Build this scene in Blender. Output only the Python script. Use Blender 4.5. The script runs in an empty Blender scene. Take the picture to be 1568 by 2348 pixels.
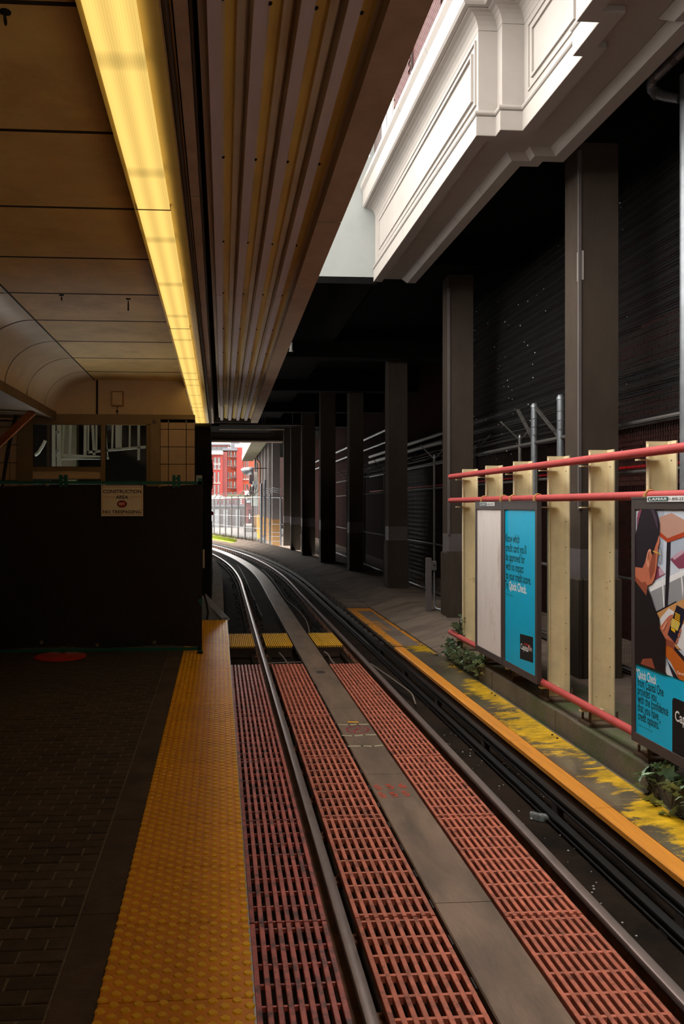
import bpy, bmesh, math, random
from mathutils import Vector, Matrix

random.seed(7)
S = bpy.context.scene
COL = S.collection

# ------------------------------------------------------------------ camera, sky, exposure
F, HCAM, CX, CY = 1950.0, 1.94, 638.0, 1160.0        # focal length (px of 1568x2348), eye height, principal point
TH = math.atan((CX - 502.0) / F)                      # camera yaw to the right of the track direction
cs, sn = math.cos(TH), math.sin(TH)
cd = bpy.data.cameras.new('camera')
cam = bpy.data.objects.new('camera', cd); COL.objects.link(cam)
cam.location = (0, 0, HCAM); cam.rotation_euler = (math.pi/2, 0, -TH)
cd.sensor_width = 36; cd.lens = F/2348*36
cd.shift_x = (784-CX)/2348; cd.shift_y = -(1174-CY)/2348
cd.clip_start = .05; cd.clip_end = 2000
S.camera = cam

W = bpy.data.worlds.new('overcast_sky'); S.world = W; W.use_nodes = True
bg = W.node_tree.nodes['Background']
bg.inputs[0].default_value = (1, .965, .92, 1); bg.inputs[1].default_value = 2.2
S.view_settings.view_transform = 'Standard'; S.view_settings.look = 'None'
S.view_settings.gamma = 1; S.view_settings.use_curve_mapping = False
S.view_settings.exposure = 1.6

# ------------------------------------------------------------------ pixel rays onto real planes
def on_z(px, py, z):
    d = F*(HCAM-z)/(py-CY); r = (px-CX)/F*d
    return Vector((r*cs+d*sn, d*cs-r*sn, z))
def on_x(px, py, X):
    k = (px-CX)/F; d = X/(k*cs+sn)
    return Vector((X, d*(cs-k*sn), HCAM-(py-CY)/F*d))
def on_y(px, py, Y):
    k = (px-CX)/F; d = Y/(cs-k*sn)
    return Vector((d*(k*cs+sn), Y, HCAM-(py-CY)/F*d))
def proj(p):
    d = p[0]*sn+p[1]*cs; r = p[0]*cs-p[1]*sn
    if d < .05: return None
    return CX+F*r/d, CY-F*(p[2]-HCAM)/d, d

# ------------------------------------------------------------------ materials
def s2l(c):
    out = []
    for v in c:
        v /= 255.0
        out.append(v/12.92 if v <= .04045 else ((v+.055)/1.055)**2.4)
    return out
MATS = {}
def pm(name, rgb, rough=.7, var=.25, scale=4, bump=.1, bscale=None, metal=0, coat=0, spec=.4, rgb2=None, t2=(.5, .62), s2=3,
       stretch=(1, 1, 1), rand=0, worldspace=False):
    """procedural paint: noise-varied base, optional second colour in patches, fine bump, optional per-object variation"""
    if name in MATS: return MATS[name]
    m = bpy.data.materials.new(name); m.use_nodes = True; MATS[name] = m
    nt = m.node_tree; N = nt.nodes; L = nt.links; b = N['Principled BSDF']
    c = s2l(rgb)
    if worldspace:
        tc = N.new('ShaderNodeNewGeometry'); src = tc.outputs['Position']
    else:
        tc = N.new('ShaderNodeTexCoord'); src = tc.outputs['Object']
    mp = N.new('ShaderNodeMapping'); mp.inputs['Scale'].default_value = stretch; L.new(src, mp.inputs[0])
    if rand:
        oi = N.new('ShaderNodeObjectInfo'); vm = N.new('ShaderNodeVectorMath'); vm.operation = 'SCALE'
        cb = N.new('ShaderNodeCombineXYZ'); L.new(oi.outputs['Random'], cb.inputs[0]); L.new(oi.outputs['Random'], cb.inputs[1])
        L.new(cb.outputs[0], vm.inputs[0]); vm.inputs['Scale'].default_value = 37; L.new(vm.outputs[0], mp.inputs['Location'])
    n = N.new('ShaderNodeTexNoise'); n.inputs['Scale'].default_value = scale; n.inputs['Detail'].default_value = 6
    n.inputs['Roughness'].default_value = .65
    L.new(mp.outputs[0], n.inputs['Vector'])
    rp = N.new('ShaderNodeValToRGB'); L.new(n.outputs['Fac'], rp.inputs[0])
    rp.color_ramp.elements[0].position = .3; rp.color_ramp.elements[1].position = .7
    rp.color_ramp.elements[0].color = [*(v*(1-var) for v in c), 1]
    rp.color_ramp.elements[1].color = [*(min(1, v*(1+var)) for v in c), 1]
    out = rp.outputs[0]
    if rgb2 is not None:
        n2 = N.new('ShaderNodeTexNoise'); n2.inputs['Scale'].default_value = s2; n2.inputs['Detail'].default_value = 7
        n2.inputs['Roughness'].default_value = .7
        L.new(mp.outputs[0], n2.inputs['Vector'])
        r2 = N.new('ShaderNodeValToRGB'); L.new(n2.outputs['Fac'], r2.inputs[0])
        r2.color_ramp.elements[0].position = t2[0]; r2.color_ramp.elements[1].position = t2[1]
        mx = N.new('ShaderNodeMix'); mx.data_type = 'RGBA'; L.new(r2.outputs[0], mx.inputs['Factor'])
        L.new(out, mx.inputs['A']); mx.inputs['B'].default_value = [*s2l(rgb2), 1]; out = mx.outputs['Result']
    if rand:
        hv = N.new('ShaderNodeHueSaturation'); mr = N.new('ShaderNodeMapRange')
        L.new(oi.outputs['Random'], mr.inputs[0]); mr.inputs['To Min'].default_value = 1-rand; mr.inputs['To Max'].default_value = 1+rand
        L.new(mr.outputs[0], hv.inputs['Value']); L.new(out, hv.inputs['Color']); out = hv.outputs[0]
    L.new(out, b.inputs['Base Color'])
    b.inputs['Roughness'].default_value = rough; b.inputs['Metallic'].default_value = metal
    b.inputs['Specular IOR Level'].default_value = spec
    b.inputs['Coat Weight'].default_value = coat; b.inputs['Coat Roughness'].default_value = .06
    if bump:
        bn = N.new('ShaderNodeTexNoise'); bn.inputs['Scale'].default_value = bscale or scale*12; bn.inputs['Detail'].default_value = 5
        L.new(mp.outputs[0], bn.inputs['Vector'])
        bp = N.new('ShaderNodeBump'); bp.inputs['Strength'].default_value = bump; bp.inputs['Distance'].default_value = .02
        L.new(bn.outputs['Fac'], bp.inputs['Height']); L.new(bp.outputs[0], b.inputs['Normal'])
    return m
def flat(name, rgb, rough=.6, spec=.3):
    return pm(name, rgb, rough=rough, var=.05, scale=8, bump=0, spec=spec)

M = dict(
 brick_floor=pm('floor_brick', (76, 60, 44), .75, .35, 9, .25, rand=.25, rgb2=(58, 46, 34), t2=(.45, .7), s2=14),
 grout=pm('floor_grout', (118, 104, 82), .85, .3, 20, .3),
 border=pm('platform_border', (84, 66, 50), .8, .3, 5, .3, rgb2=(52, 42, 34), t2=(.45, .7), s2=2),
 tactile=pm('tactile_yellow', (232, 140, 4), .36, .14, 7, .05, spec=.5, rand=.05, rgb2=(178, 100, 5), t2=(.55, .8), s2=9),
 dome=pm('tactile_dome_yellow', (255, 182, 8), .3, .12, 7, .03, spec=.5, rand=.05),
 plate_edge=pm('galvanised_edge', (190, 190, 190), .3, .1, 9, .02, metal=.8),
 bed=pm('trackbed_concrete', (40, 30, 22), .95, .4, 2.5, .4, spec=.1, rgb2=(20, 16, 12), t2=(.45, .65), s2=1.3, worldspace=True),
 rail_top=pm('rail_polished', (140, 124, 118), .36, .15, 6, .02, metal=.55),
 rail_rust=pm('rail_rust', (112, 70, 42), .75, .35, 7, .2, rgb2=(70, 40, 26), t2=(.4, .65), s2=6),
 grate=pm('grating_red_oxide', (186, 102, 76), .6, .25, 10, .15, rand=.14, rgb2=(112, 62, 46), t2=(.5, .66), s2=9, spec=.5),
 grate_left=pm('grating_red_worn', (180, 90, 76), .4, .3, 10, .15, rand=.14, rgb2=(90, 54, 48), t2=(.48, .62), s2=7, spec=.5),
 grate_yellow=pm('grating_yellow', (232, 178, 16), .55, .2, 8, .1, rgb2=(150, 92, 20), t2=(.6, .75), s2=5),
 grate_dark=pm('grating_underside', (60, 44, 34), .8, .3, 8, .1),
 reaction=pm('reaction_plate_top', (134, 110, 92), .42, .22, 3, .08, metal=.2, rgb2=(98, 84, 70), t2=(.42, .68), s2=2.2, stretch=(2, .5, 1), worldspace=True),
 reaction_side=pm('reaction_plate_side', (52, 42, 36), .8, .3, 4, .1),
 spray_red=flat('spray_red', (176, 70, 48), .8), spray_pink=flat('spray_crimson', (146, 56, 60), .8),
 spray_yellow=flat('spray_yellow', (210, 150, 30), .8), tape=flat('cloth_tape', (168, 156, 124), .8),
 power_black=pm('power_rail_black', (20, 17, 16), .45, .3, 4, .05, stretch=(1, .1, 1), spec=.5),
 power_alu=pm('power_rail_metal', (120, 116, 112), .35, .2, 4, .03, metal=.8),
 cover=pm('cover_board_orange', (214, 138, 44), .5, .16, 3, .06, stretch=(8, .6, 4), rgb2=(160, 96, 44), t2=(.62, .8), s2=2.5, spec=.5),
 paint_worn=pm('worn_yellow_paint', (208, 134, 34), .6, .2, 4, .06, rgb2=(104, 82, 58), t2=(.52, .6), s2=4, worldspace=True),
 cover_side=pm('cover_board_side', (84, 54, 38), .7, .3, 5, .1),
 speaker=pm('speaker_beige', (160, 124, 72), .6, .08, 4, .03),
 kerb=pm('kerb_concrete', (164, 150, 136), .9, .2, 3, .2, spec=.1, worldspace=True),
 ledge=pm('ledge_concrete', (100, 90, 76), .85, .2, 3, .25, rgb2=(72, 86, 44), t2=(.46, .66), s2=1.6, worldspace=True),
 slab=pm('walkway_concrete', (122, 107, 95), .92, .25, 1.8, .2, spec=.12, rgb2=(84, 73, 64), t2=(.48, .72), s2=1.1, stretch=(.6, 1.6, 1), worldspace=True),
 column=pm('column_concrete', (70, 61, 53), .95, .14, 3, .12, spec=.08, stretch=(1, 1, .5), worldspace=True),
 column_band=pm('column_band_grey', (92, 84, 82), .7, .12, 4, .08, worldspace=True),
 plinth=pm('plinth_concrete', (74, 65, 56), .9, .18, 4, .12, spec=.08, rgb2=(88, 58, 36), t2=(.66, .76), s2=3, stretch=(3, 3, .4), worldspace=True),
 stone=pm('terracotta_cream', (161, 154, 147), .55, .03, 2, .03, rgb2=(150, 143, 136), t2=(.5, .8), s2=1.4, worldspace=True),
 render_white=pm('smooth_render', (142, 145, 142), .6, .05, 1.5, .03, rgb2=(132, 136, 133), t2=(.5, .8), s2=1.2, worldspace=True),
 ceil=pm('ceiling_panel_cream', (230, 196, 124), .6, .15, 1.6, .12, bscale=160, rgb2=(188, 150, 88), t2=(.5, .8), s2=1.2, worldspace=True),
 cove=pm('cove_enamel', (230, 212, 180), .3, .1, 1.5, .02, rgb2=(204, 182, 146), t2=(.5, .75), s2=1.1, coat=.3, worldspace=True),
 trim_dark=pm('dark_joint', (40, 30, 20), .8, .2, 5, 0),
 lip=pm('cove_lip', (120, 98, 70), .6, .2, 4, .05),
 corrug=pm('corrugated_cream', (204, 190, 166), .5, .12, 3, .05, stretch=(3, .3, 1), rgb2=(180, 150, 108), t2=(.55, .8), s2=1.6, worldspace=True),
 corrug_cool_lit=pm('corrugated_cool_lit_flat', (206, 196, 200), .5, .08, 3, .05, stretch=(3, .3, 1), worldspace=True),  # low flats tinted lilac: cool sky and floor light put into the colour
 corrug_warm_lit=pm('corrugated_warm_lit_recess', (214, 184, 92), .5, .1, 3, .05, stretch=(3, .3, 1), rgb2=(176, 140, 72), t2=(.5, .75), s2=1.6, worldspace=True),  # recesses tinted yellow: warm lamp light put into the colour
 fascia=pm('fascia_tan', (180, 158, 136), .65, .12, 3, .15, bscale=120, rgb2=(146, 122, 102), t2=(.5, .8), s2=1.2, worldspace=True),
 pipe_dark=pm('pipe_dark_brown', (58, 44, 36), .45, .2, 4, .03),
 pipe_brass=pm('pipe_brass', (150, 120, 70), .3, .15, 4, .02, metal=.7),
 fix=pm('light_housing', (216, 190, 128), .45, .08, 3, .02),
 tile_wall=pm('wall_tile_cream', (206, 176, 138), .35, .08, 3, .03, rand=.04),
 wall_cream=pm('booth_wall_cream', (226, 196, 150), .6, .1, 2, .04, worldspace=True),
 alum=pm('window_frame_bronze', (150, 126, 88), .45, .08, 4, .02, metal=.2),
 alum_dark=pm('window_gasket', (24, 20, 16), .6, .1, 4, 0),
 steel_pale=pm('painted_steel_pale', (196, 204, 198), .5, .12, 4, .03),
 steel_grey=pm('painted_steel_grey', (150, 156, 160), .5, .15, 4, .03),
 green=pm('fence_green', (10, 92, 74), .5, .15, 5, .03),
 fabric=pm('fence_fabric_black', (40, 35, 32), .9, .3, 30, .3, bscale=260),
 brass=pm('grommet_brass', (170, 150, 100), .4, .1, 5, 0, metal=.7),
 signboard=pm('sign_board_cream', (240, 226, 186), .6, .05, 6, 0),
 ink=flat('ink_black', (20, 18, 16)), ink_red=flat('ink_red', (186, 34, 28)), ink_white=flat('ink_white', (236, 236, 232)),
 red_disc=pm('disc_red', (196, 44, 22), .45, .1, 4, .02),
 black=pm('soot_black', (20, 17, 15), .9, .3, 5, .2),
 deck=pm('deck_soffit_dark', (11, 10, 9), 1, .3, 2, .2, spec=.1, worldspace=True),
 brick_red=pm('brick_red', (74, 33, 26), .8, .2, 14, .3, rand=.2),
 brick_pink=pm('brick_pink_red', (74, 33, 31), .75, .12, 14, .2, rand=.12),
 mortar=pm('mortar_grey', (66, 52, 48), .9, .2, 12, .2),
 mortar_dark=pm('mortar_dark', (62, 44, 38), .9, .2, 12, .2),
 post=pm('post_tan', (224, 208, 166), .5, .1, 5, .04, rgb2=(140, 120, 84), t2=(.62, .78), s2=5),
 post_base=pm('post_base_rusty', (98, 80, 62), .8, .3, 9, .2),
 redpipe=pm('pipe_salmon_red', (182, 72, 70), .55, .12, 6, .05, rgb2=(160, 66, 64), t2=(.56, .75), s2=4),
 strap=pm('strap_ochre', (186, 140, 84), .5, .1, 6, 0),
 frame=pm('advert_frame_bronze', (82, 72, 70), .45, .12, 6, .03, metal=.3),
 blank=pm('blank_panel_white', (238, 228, 222), .45, .04, 3, .02, rgb2=(190, 170, 150), t2=(.55, .8), s2=2.2, stretch=(1, 2, .6), worldspace=True),
 cyan=pm('poster_cyan', (0, 184, 224), .35, .03, 2, 0, spec=.5),
 galv=pm('galvanised_steel', (132, 136, 140), .42, .2, 6, .03, metal=.6),
 galv_dark=pm('galvanised_weathered', (96, 92, 88), .55, .25, 6, .05, metal=.4),
 wire=pm('wire_dull', (70, 64, 58), .5, .2, 6, 0, metal=.5),
 net=pm('bird_net_black', (8, 7, 6), .95, .1, 6, 0),
 speck=flat('white_speck', (220, 216, 210)),
 leaf=pm('ivy_leaf', (146, 172, 142), .38, .25, 14, .05, rand=.3, spec=.5),
 stem=pm('ivy_stem', (74, 56, 38), .8, .2, 8, .1),
 moss=pm('grass_yellow_green', (150, 170, 40), .9, .3, 6, .3, rgb2=(120, 104, 60), t2=(.52, .66), s2=2.5),
 gravel=pm('gravel_pale', (176, 172, 166), .9, .25, 20, .4, worldspace=True),
 asphalt=pm('yard_asphalt', (112, 108, 104), .9, .15, 3, .1, worldspace=True),
 orange_paint=pm('column_orange_paint', (142, 104, 58), .6, .1, 4, .03),
 yellow_paint=pm('column_yellow_paint', (176, 138, 40), .6, .1, 4, .03),
 drain=pm('downpipe_brown', (128, 84, 66), .5, .15, 6, .03),
 bld_red=pm('building_red', (132, 50, 45), .8, .08, .6, .05), bld_orange=pm('building_orange', (160, 68, 48), .8, .08, .6, .05),
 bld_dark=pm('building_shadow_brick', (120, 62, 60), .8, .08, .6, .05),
 bld_stone=pm('building_stone', (168, 160, 150), .7, .05, 1, .02), bld_roof=pm('building_roof', (96, 98, 104), .7, .1, 1, .05),
 bld_glass=pm('building_window', (64, 64, 66), .2, .2, 2, 0, spec=.6),
 bld_iron=pm('fire_escape_iron', (70, 58, 60), .6, .1, 3, 0),
 signal_red=flat('signal_red', (214, 24, 34)),
 cable=pm('cable_grey', (120, 108, 98), .6, .2, 9, 0), cable_black=pm('cable_black', (26, 22, 20), .5, .1, 9, 0),
 timber=pm('brace_timber', (170, 92, 40), .6, .2, 4, .1, stretch=(1, 6, 6)),
)
def special():
    # glossy cover sheet: clear plastic with worn yellow paint below
    m = bpy.data.materials.new('worn_yellow_sheet'); m.use_nodes = True; MATS[m.name] = m
    nt = m.node_tree; N = nt.nodes; L = nt.links; b = N['Principled BSDF']
    g = N.new('ShaderNodeNewGeometry')
    def noise(sc, st, det=7, ro=.65, dist=0):
        mp = N.new('ShaderNodeMapping'); mp.inputs['Scale'].default_value = st; L.new(g.outputs['Position'], mp.inputs[0])
        n = N.new('ShaderNodeTexNoise'); n.inputs['Scale'].default_value = sc; n.inputs['Detail'].default_value = det
        n.inputs['Roughness'].default_value = ro; n.inputs['Distortion'].default_value = dist; L.new(mp.outputs[0], n.inputs['Vector'])
        return n.outputs['Fac']
    def ramp(f, a, c, ca=(0, 0, 0, 1), cb=(1, 1, 1, 1)):
        r = N.new('ShaderNodeValToRGB'); L.new(f, r.inputs[0]); r.color_ramp.elements[0].position = a; r.color_ramp.elements[1].position = c
        r.color_ramp.elements[0].color = ca; r.color_ramp.elements[1].color = cb; return r.outputs[0]
    big = noise(1.0, (1.2, .9, 1), 3, .5); fine = noise(3.2, (1, 2.6, 1), 9, .72, .6)
    ad = N.new('ShaderNodeMath'); ad.operation = 'ADD'; L.new(big, ad.inputs[0]); L.new(fine, ad.inputs[1])
    hv = N.new('ShaderNodeMath'); hv.operation = 'MULTIPLY'; L.new(ad.outputs[0], hv.inputs[0]); hv.inputs[1].default_value = .5
    sx = N.new('ShaderNodeSeparateXYZ'); L.new(g.outputs['Position'], sx.inputs[0])
    mr = N.new('ShaderNodeMapRange'); L.new(sx.outputs[0], mr.inputs[0]); mr.inputs['From Min'].default_value = 2.99; mr.inputs['From Max'].default_value = 3.3; mr.inputs['To Min'].default_value = -.06; mr.inputs['To Max'].default_value = .05
    a2 = N.new('ShaderNodeMath'); a2.operation = 'ADD'; L.new(hv.outputs[0], a2.inputs[0]); L.new(mr.outputs[0], a2.inputs[1])
    mask = ramp(a2.outputs[0], .485, .53)
    yel = ramp(noise(5, (1, 2, 1)), .35, .65, [*s2l((176, 138, 8)), 1], [*s2l((250, 196, 30)), 1])
    base = ramp(noise(1.4, (1, .8, 1)), .35, .65, [*s2l((62, 52, 38)), 1], [*s2l((112, 100, 80)), 1])
    mx = N.new('ShaderNodeMix'); mx.data_type = 'RGBA'; L.new(mask, mx.inputs['Factor']); L.new(base, mx.inputs['A']); L.new(yel, mx.inputs['B'])
    L.new(mx.outputs['Result'], b.inputs['Base Color'])
    b.inputs['Roughness'].default_value = .5; b.inputs['Coat Weight'].default_value = 1; b.inputs['Coat Roughness'].default_value = .03
    b.inputs['Coat IOR'].default_value = 1.5
    M['sheet'] = m
    # painted sheet farther on: yellow borders on grey are separate meshes
    # fluorescent lens: ribbed diffuser, backlit
    m = bpy.data.materials.new('backlit_lens'); m.use_nodes = True; nt = m.node_tree; N = nt.nodes; L = nt.links; MATS[m.name] = m
    N.remove(N['Principled BSDF']); em = N.new('ShaderNodeEmission')
    tc = N.new('ShaderNodeTexCoord')
    sx = N.new('ShaderNodeSeparateXYZ'); L.new(tc.outputs['Object'], sx.inputs[0])
    wv = N.new('ShaderNodeMath'); wv.operation = 'SINE'; ml = N.new('ShaderNodeMath'); ml.operation = 'MULTIPLY'; ml.inputs[1].default_value = 520
    L.new(sx.outputs[0], ml.inputs[0]); L.new(ml.outputs[0], wv.inputs[0])
    # two tubes: brighter along each tube line
    ab = N.new('ShaderNodeMath'); ab.operation = 'COSINE'; m3 = N.new('ShaderNodeMath'); m3.operation = 'MULTIPLY'; m3.inputs[1].default_value = 57
    L.new(sx.outputs[0], m3.inputs[0]); L.new(m3.outputs[0], ab.inputs[0])
    # tube ends: dips every 1.24 m
    md = N.new('ShaderNodeMath'); md.operation = 'COSINE'; m4 = N.new('ShaderNodeMath'); m4.operation = 'MULTIPLY'; m4.inputs[1].default_value = 2*math.pi/1.24
    L.new(sx.outputs[1], m4.inputs[0]); L.new(m4.outputs[0], md.inputs[0])
    pw = N.new('ShaderNodeMapRange'); pw.inputs['From Min'].default_value = .9; pw.inputs['From Max'].default_value = 1
    pw.inputs['To Min'].default_value = 1; pw.inputs['To Max'].default_value = .72; L.new(md.outputs[0], pw.inputs[0])
    a1 = N.new('ShaderNodeMath'); a1.operation = 'MULTIPLY_ADD'; L.new(wv.outputs[0], a1.inputs[0]); a1.inputs[1].default_value = .05; a1.inputs[2].default_value = 1.0
    a2 = N.new('ShaderNodeMath'); a2.operation = 'MULTIPLY_ADD'; L.new(ab.outputs[0], a2.inputs[0]); a2.inputs[1].default_value = -.14; L.new(a1.outputs[0], a2.inputs[2])
    a3 = N.new('ShaderNodeMath'); a3.operation = 'MULTIPLY'; L.new(a2.outputs[0], a3.inputs[0]); L.new(pw.outputs[0], a3.inputs[1])
    a4 = N.new('ShaderNodeMath'); a4.operation = 'MULTIPLY'; L.new(a3.outputs[0], a4.inputs[0]); a4.inputs[1].default_value = LENS
    em.inputs[0].default_value = (1, .66, .17, 1); L.new(a4.outputs[0], em.inputs[1]); L.new(em.outputs[0], N['Material Output'].inputs[0])
    M['lens'] = m
    # window glass
    m = bpy.data.materials.new('window_glass'); m.use_nodes = True; nt = m.node_tree; N = nt.nodes; L = nt.links; MATS[m.name] = m
    N.remove(N['Principled BSDF']); tr = N.new('ShaderNodeBsdfTransparent'); tr.inputs[0].default_value = (.86, .89, .87, 1)
    gl = N.new('ShaderNodeBsdfGlossy'); gl.inputs['Roughness'].default_value = .02; fr = N.new('ShaderNodeFresnel'); fr.inputs[0].default_value = 1.45
    mx = N.new('ShaderNodeMixShader'); L.new(fr.outputs[0], mx.inputs[0]); L.new(tr.outputs[0], mx.inputs[1]); L.new(gl.outputs[0], mx.inputs[2])
    L.new(mx.outputs[0], N['Material Output'].inputs[0]); M['glass'] = m
    # clear plastic
    m = bpy.data.materials.new('clear_plastic'); m.use_nodes = True; b = m.node_tree.nodes['Principled BSDF']; MATS[m.name] = m
    b.inputs['Transmission Weight'].default_value = .9; b.inputs['Roughness'].default_value = .08; b.inputs['Base Color'].default_value = (.8, .88, .88, 1)
    b.inputs['IOR'].default_value = 1.3; M['plastic'] = m
    # far brick wall, too far/dim to tell single bricks
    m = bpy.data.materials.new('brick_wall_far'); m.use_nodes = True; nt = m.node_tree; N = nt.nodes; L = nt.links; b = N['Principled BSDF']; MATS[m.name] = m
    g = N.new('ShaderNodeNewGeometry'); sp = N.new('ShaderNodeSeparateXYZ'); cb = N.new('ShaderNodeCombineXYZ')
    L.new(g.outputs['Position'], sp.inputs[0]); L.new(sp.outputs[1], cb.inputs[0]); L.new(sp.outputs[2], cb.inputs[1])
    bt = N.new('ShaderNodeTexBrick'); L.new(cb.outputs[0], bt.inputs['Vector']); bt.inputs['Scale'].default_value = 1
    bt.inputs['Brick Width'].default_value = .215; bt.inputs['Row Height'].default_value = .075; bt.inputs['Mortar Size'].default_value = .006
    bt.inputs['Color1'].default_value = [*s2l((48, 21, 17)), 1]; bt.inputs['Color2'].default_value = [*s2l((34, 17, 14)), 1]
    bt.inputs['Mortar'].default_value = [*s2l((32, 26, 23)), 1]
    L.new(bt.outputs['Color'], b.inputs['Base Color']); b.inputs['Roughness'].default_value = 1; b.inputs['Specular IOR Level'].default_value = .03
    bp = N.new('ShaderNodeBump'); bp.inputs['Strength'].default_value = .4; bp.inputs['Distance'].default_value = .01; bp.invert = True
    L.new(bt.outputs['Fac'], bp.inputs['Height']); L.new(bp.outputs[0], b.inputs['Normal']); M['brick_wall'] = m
LENS = .35
special()

# ------------------------------------------------------------------ mesh helpers
class MB:
    def __init__(s): s.v = []; s.f = []; s.m = []
    def add(s, vs, fs, mi=0):
        o = len(s.v); s.v += [tuple(p) for p in vs]; s.f += [tuple(i+o for i in f) for f in fs]; s.m += [mi]*len(fs); return s
    def box(s, x0, x1, y0, y1, z0, z1, mi=0):
        if x0 > x1: x0, x1 = x1, x0
        if y0 > y1: y0, y1 = y1, y0
        if z0 > z1: z0, z1 = z1, z0
        vs = [(x, y, z) for z in (z0, z1) for y in (y0, y1) for x in (x0, x1)]
        return s.add(vs, [(0, 2, 3, 1), (4, 5, 7, 6), (0, 1, 5, 4), (2, 6, 7, 3), (0, 4, 6, 2), (1, 3, 7, 5)], mi)
    def bevbox(s, x0, x1, y0, y1, z0, z1, b=.003, mi=0):
        """box with chamfered top edges"""
        vs = [(x0, y0, z0), (x1, y0, z0), (x1, y1, z0), (x0, y1, z0), (x0, y0, z1-b), (x1, y0, z1-b), (x1, y1, z1-b), (x0, y1, z1-b),
              (x0+b, y0+b, z1), (x1-b, y0+b, z1), (x1-b, y1-b, z1), (x0+b, y1-b, z1)]
        fs = [(3, 2, 1, 0)]
        for i in range(4):
            j = (i+1) % 4; fs += [(i, j, 4+j, 4+i), (4+i, 4+j, 8+j, 8+i)]
        return s.add(vs, fs+[(8, 9, 10, 11)], mi)
    def tube(s, pts, r, n=8, mi=0, cap=True):
        pts = [Vector(p) for p in pts]; rings = []
        up = None
        for i, p in enumerate(pts):
            a = pts[max(0, i-1)]; b = pts[min(len(pts)-1, i+1)]; t = (b-a).normalized()
            if up is None:
                up = Vector((0, 0, 1)) if abs(t.z) < .9 else Vector((1, 0, 0))
            e = t.cross(up)
            if e.length < 1e-4: e = t.cross(Vector((.3, 1, .2)))
            e.normalize(); w = e.cross(t).normalized(); up = w
            rr = r[i] if isinstance(r, (list, tuple)) else r
            rings.append([p+e*rr*math.cos(2*math.pi*k/n)+w*rr*math.sin(2*math.pi*k/n) for k in range(n)])
        vs = [q for R in rings for q in R]; fs = []
        for i in range(len(pts)-1):
            for k in range(n):
                k2 = (k+1) % n; fs.append((i*n+k, i*n+k2, (i+1)*n+k2, (i+1)*n+k))
        if cap: fs += [tuple(range(n-1, -1, -1)), tuple((len(pts)-1)*n+k for k in range(n))]
        return s.add(vs, fs, mi)
    def bar(s, a, b, w, h, mi=0, up=(0, 0, 1)):
        """rectangular bar from a to b"""
        a = Vector(a); b = Vector(b); t = (b-a).normalized(); u = Vector(up)
        if abs(t.dot(u)) > .95: u = Vector((0, 1, 0))
        e = t.cross(u).normalized()*w/2; q = e.cross(t).normalized()*h/2
        vs = [a-e-q, a+e-q, a+e+q, a-e+q, b-e-q, b+e-q, b+e+q, b-e+q]
        return s.add(vs, [(0, 1, 2, 3), (7, 6, 5, 4), (0, 4, 5, 1), (1, 5, 6, 2), (2, 6, 7, 3), (3, 7, 4, 0)], mi)
    def lathe(s, prof, c, n=16, mi=0):
        """profile (r,z) about the vertical through c"""
        vs = []; fs = []
        for r, z in prof: vs += [(c[0]+r*math.cos(2*math.pi*k/n), c[1]+r*math.sin(2*math.pi*k/n), c[2]+z) for k in range(n)]
        for i in range(len(prof)-1):
            for k in range(n): fs.append((i*n+k, i*n+(k+1) % n, (i+1)*n+(k+1) % n, (i+1)*n+k))
        fs += [tuple(range(n-1, -1, -1)), tuple((len(prof)-1)*n+k for k in range(n))]
        return s.add(vs, fs, mi)
    def prism(s, poly, vec, mi=0):
        n = len(poly); v = Vector(vec); a = [Vector(p) for p in poly]; vs = a+[p+v for p in a]
        return s.add(vs, [tuple(range(n-1, -1, -1)), tuple(range(n, 2*n))]+[(i, (i+1) % n, n+(i+1) % n, n+i) for i in range(n)], mi)
    def build(s, name, mats, parent=None, smooth=False, kind=None, fix=True):
        me = bpy.data.meshes.new(name); me.from_pydata(s.v, [], s.f)
        for m in (mats if isinstance(mats, (list, tuple)) else [mats]): me.materials.append(m)
        for i, p in enumerate(me.polygons): p.material_index = s.m[i]
        if fix:
            bm = bmesh.new(); bm.from_mesh(me); bmesh.ops.recalc_face_normals(bm, faces=bm.faces); bm.to_mesh(me); bm.free()
        if smooth:
            me.shade_smooth()
            try: me.set_sharp_from_angle(angle=math.radians(40))
            except Exception: pass
        return link(me, name, parent, kind)
def link(me, name, parent=None, kind=None, loc=None):
    o = bpy.data.objects.new(name, me); COL.objects.link(o)
    if parent is not None:
        o.parent = parent; o.matrix_parent_inverse = Matrix.Translation(-world_loc(parent))
    if loc is not None: o.location = loc
    if kind: o['kind'] = kind
    return o
def world_loc(o):
    v = Vector((0, 0, 0))
    while o is not None:
        v = v + (o.matrix_parent_inverse.to_translation() if o.parent else Vector((0, 0, 0))) + o.location; o = o.parent
    return v
def thing(name, label, cat, loc=(0, 0, 0), group=None, kind=None):
    o = bpy.data.objects.new(name, None); o.empty_display_size = .1; COL.objects.link(o); o.location = loc
    return tag(o, label, cat, group, kind)
def tag(o, label=None, cat=None, group=None, kind=None):
    if label: o['label'] = label
    if cat: o['category'] = cat
    if group: o['group'] = group
    if kind: o['kind'] = kind
    return o
def struct(o, label=None):
    o['kind'] = 'structure'
    if label: o['label'] = label
    return o

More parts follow.
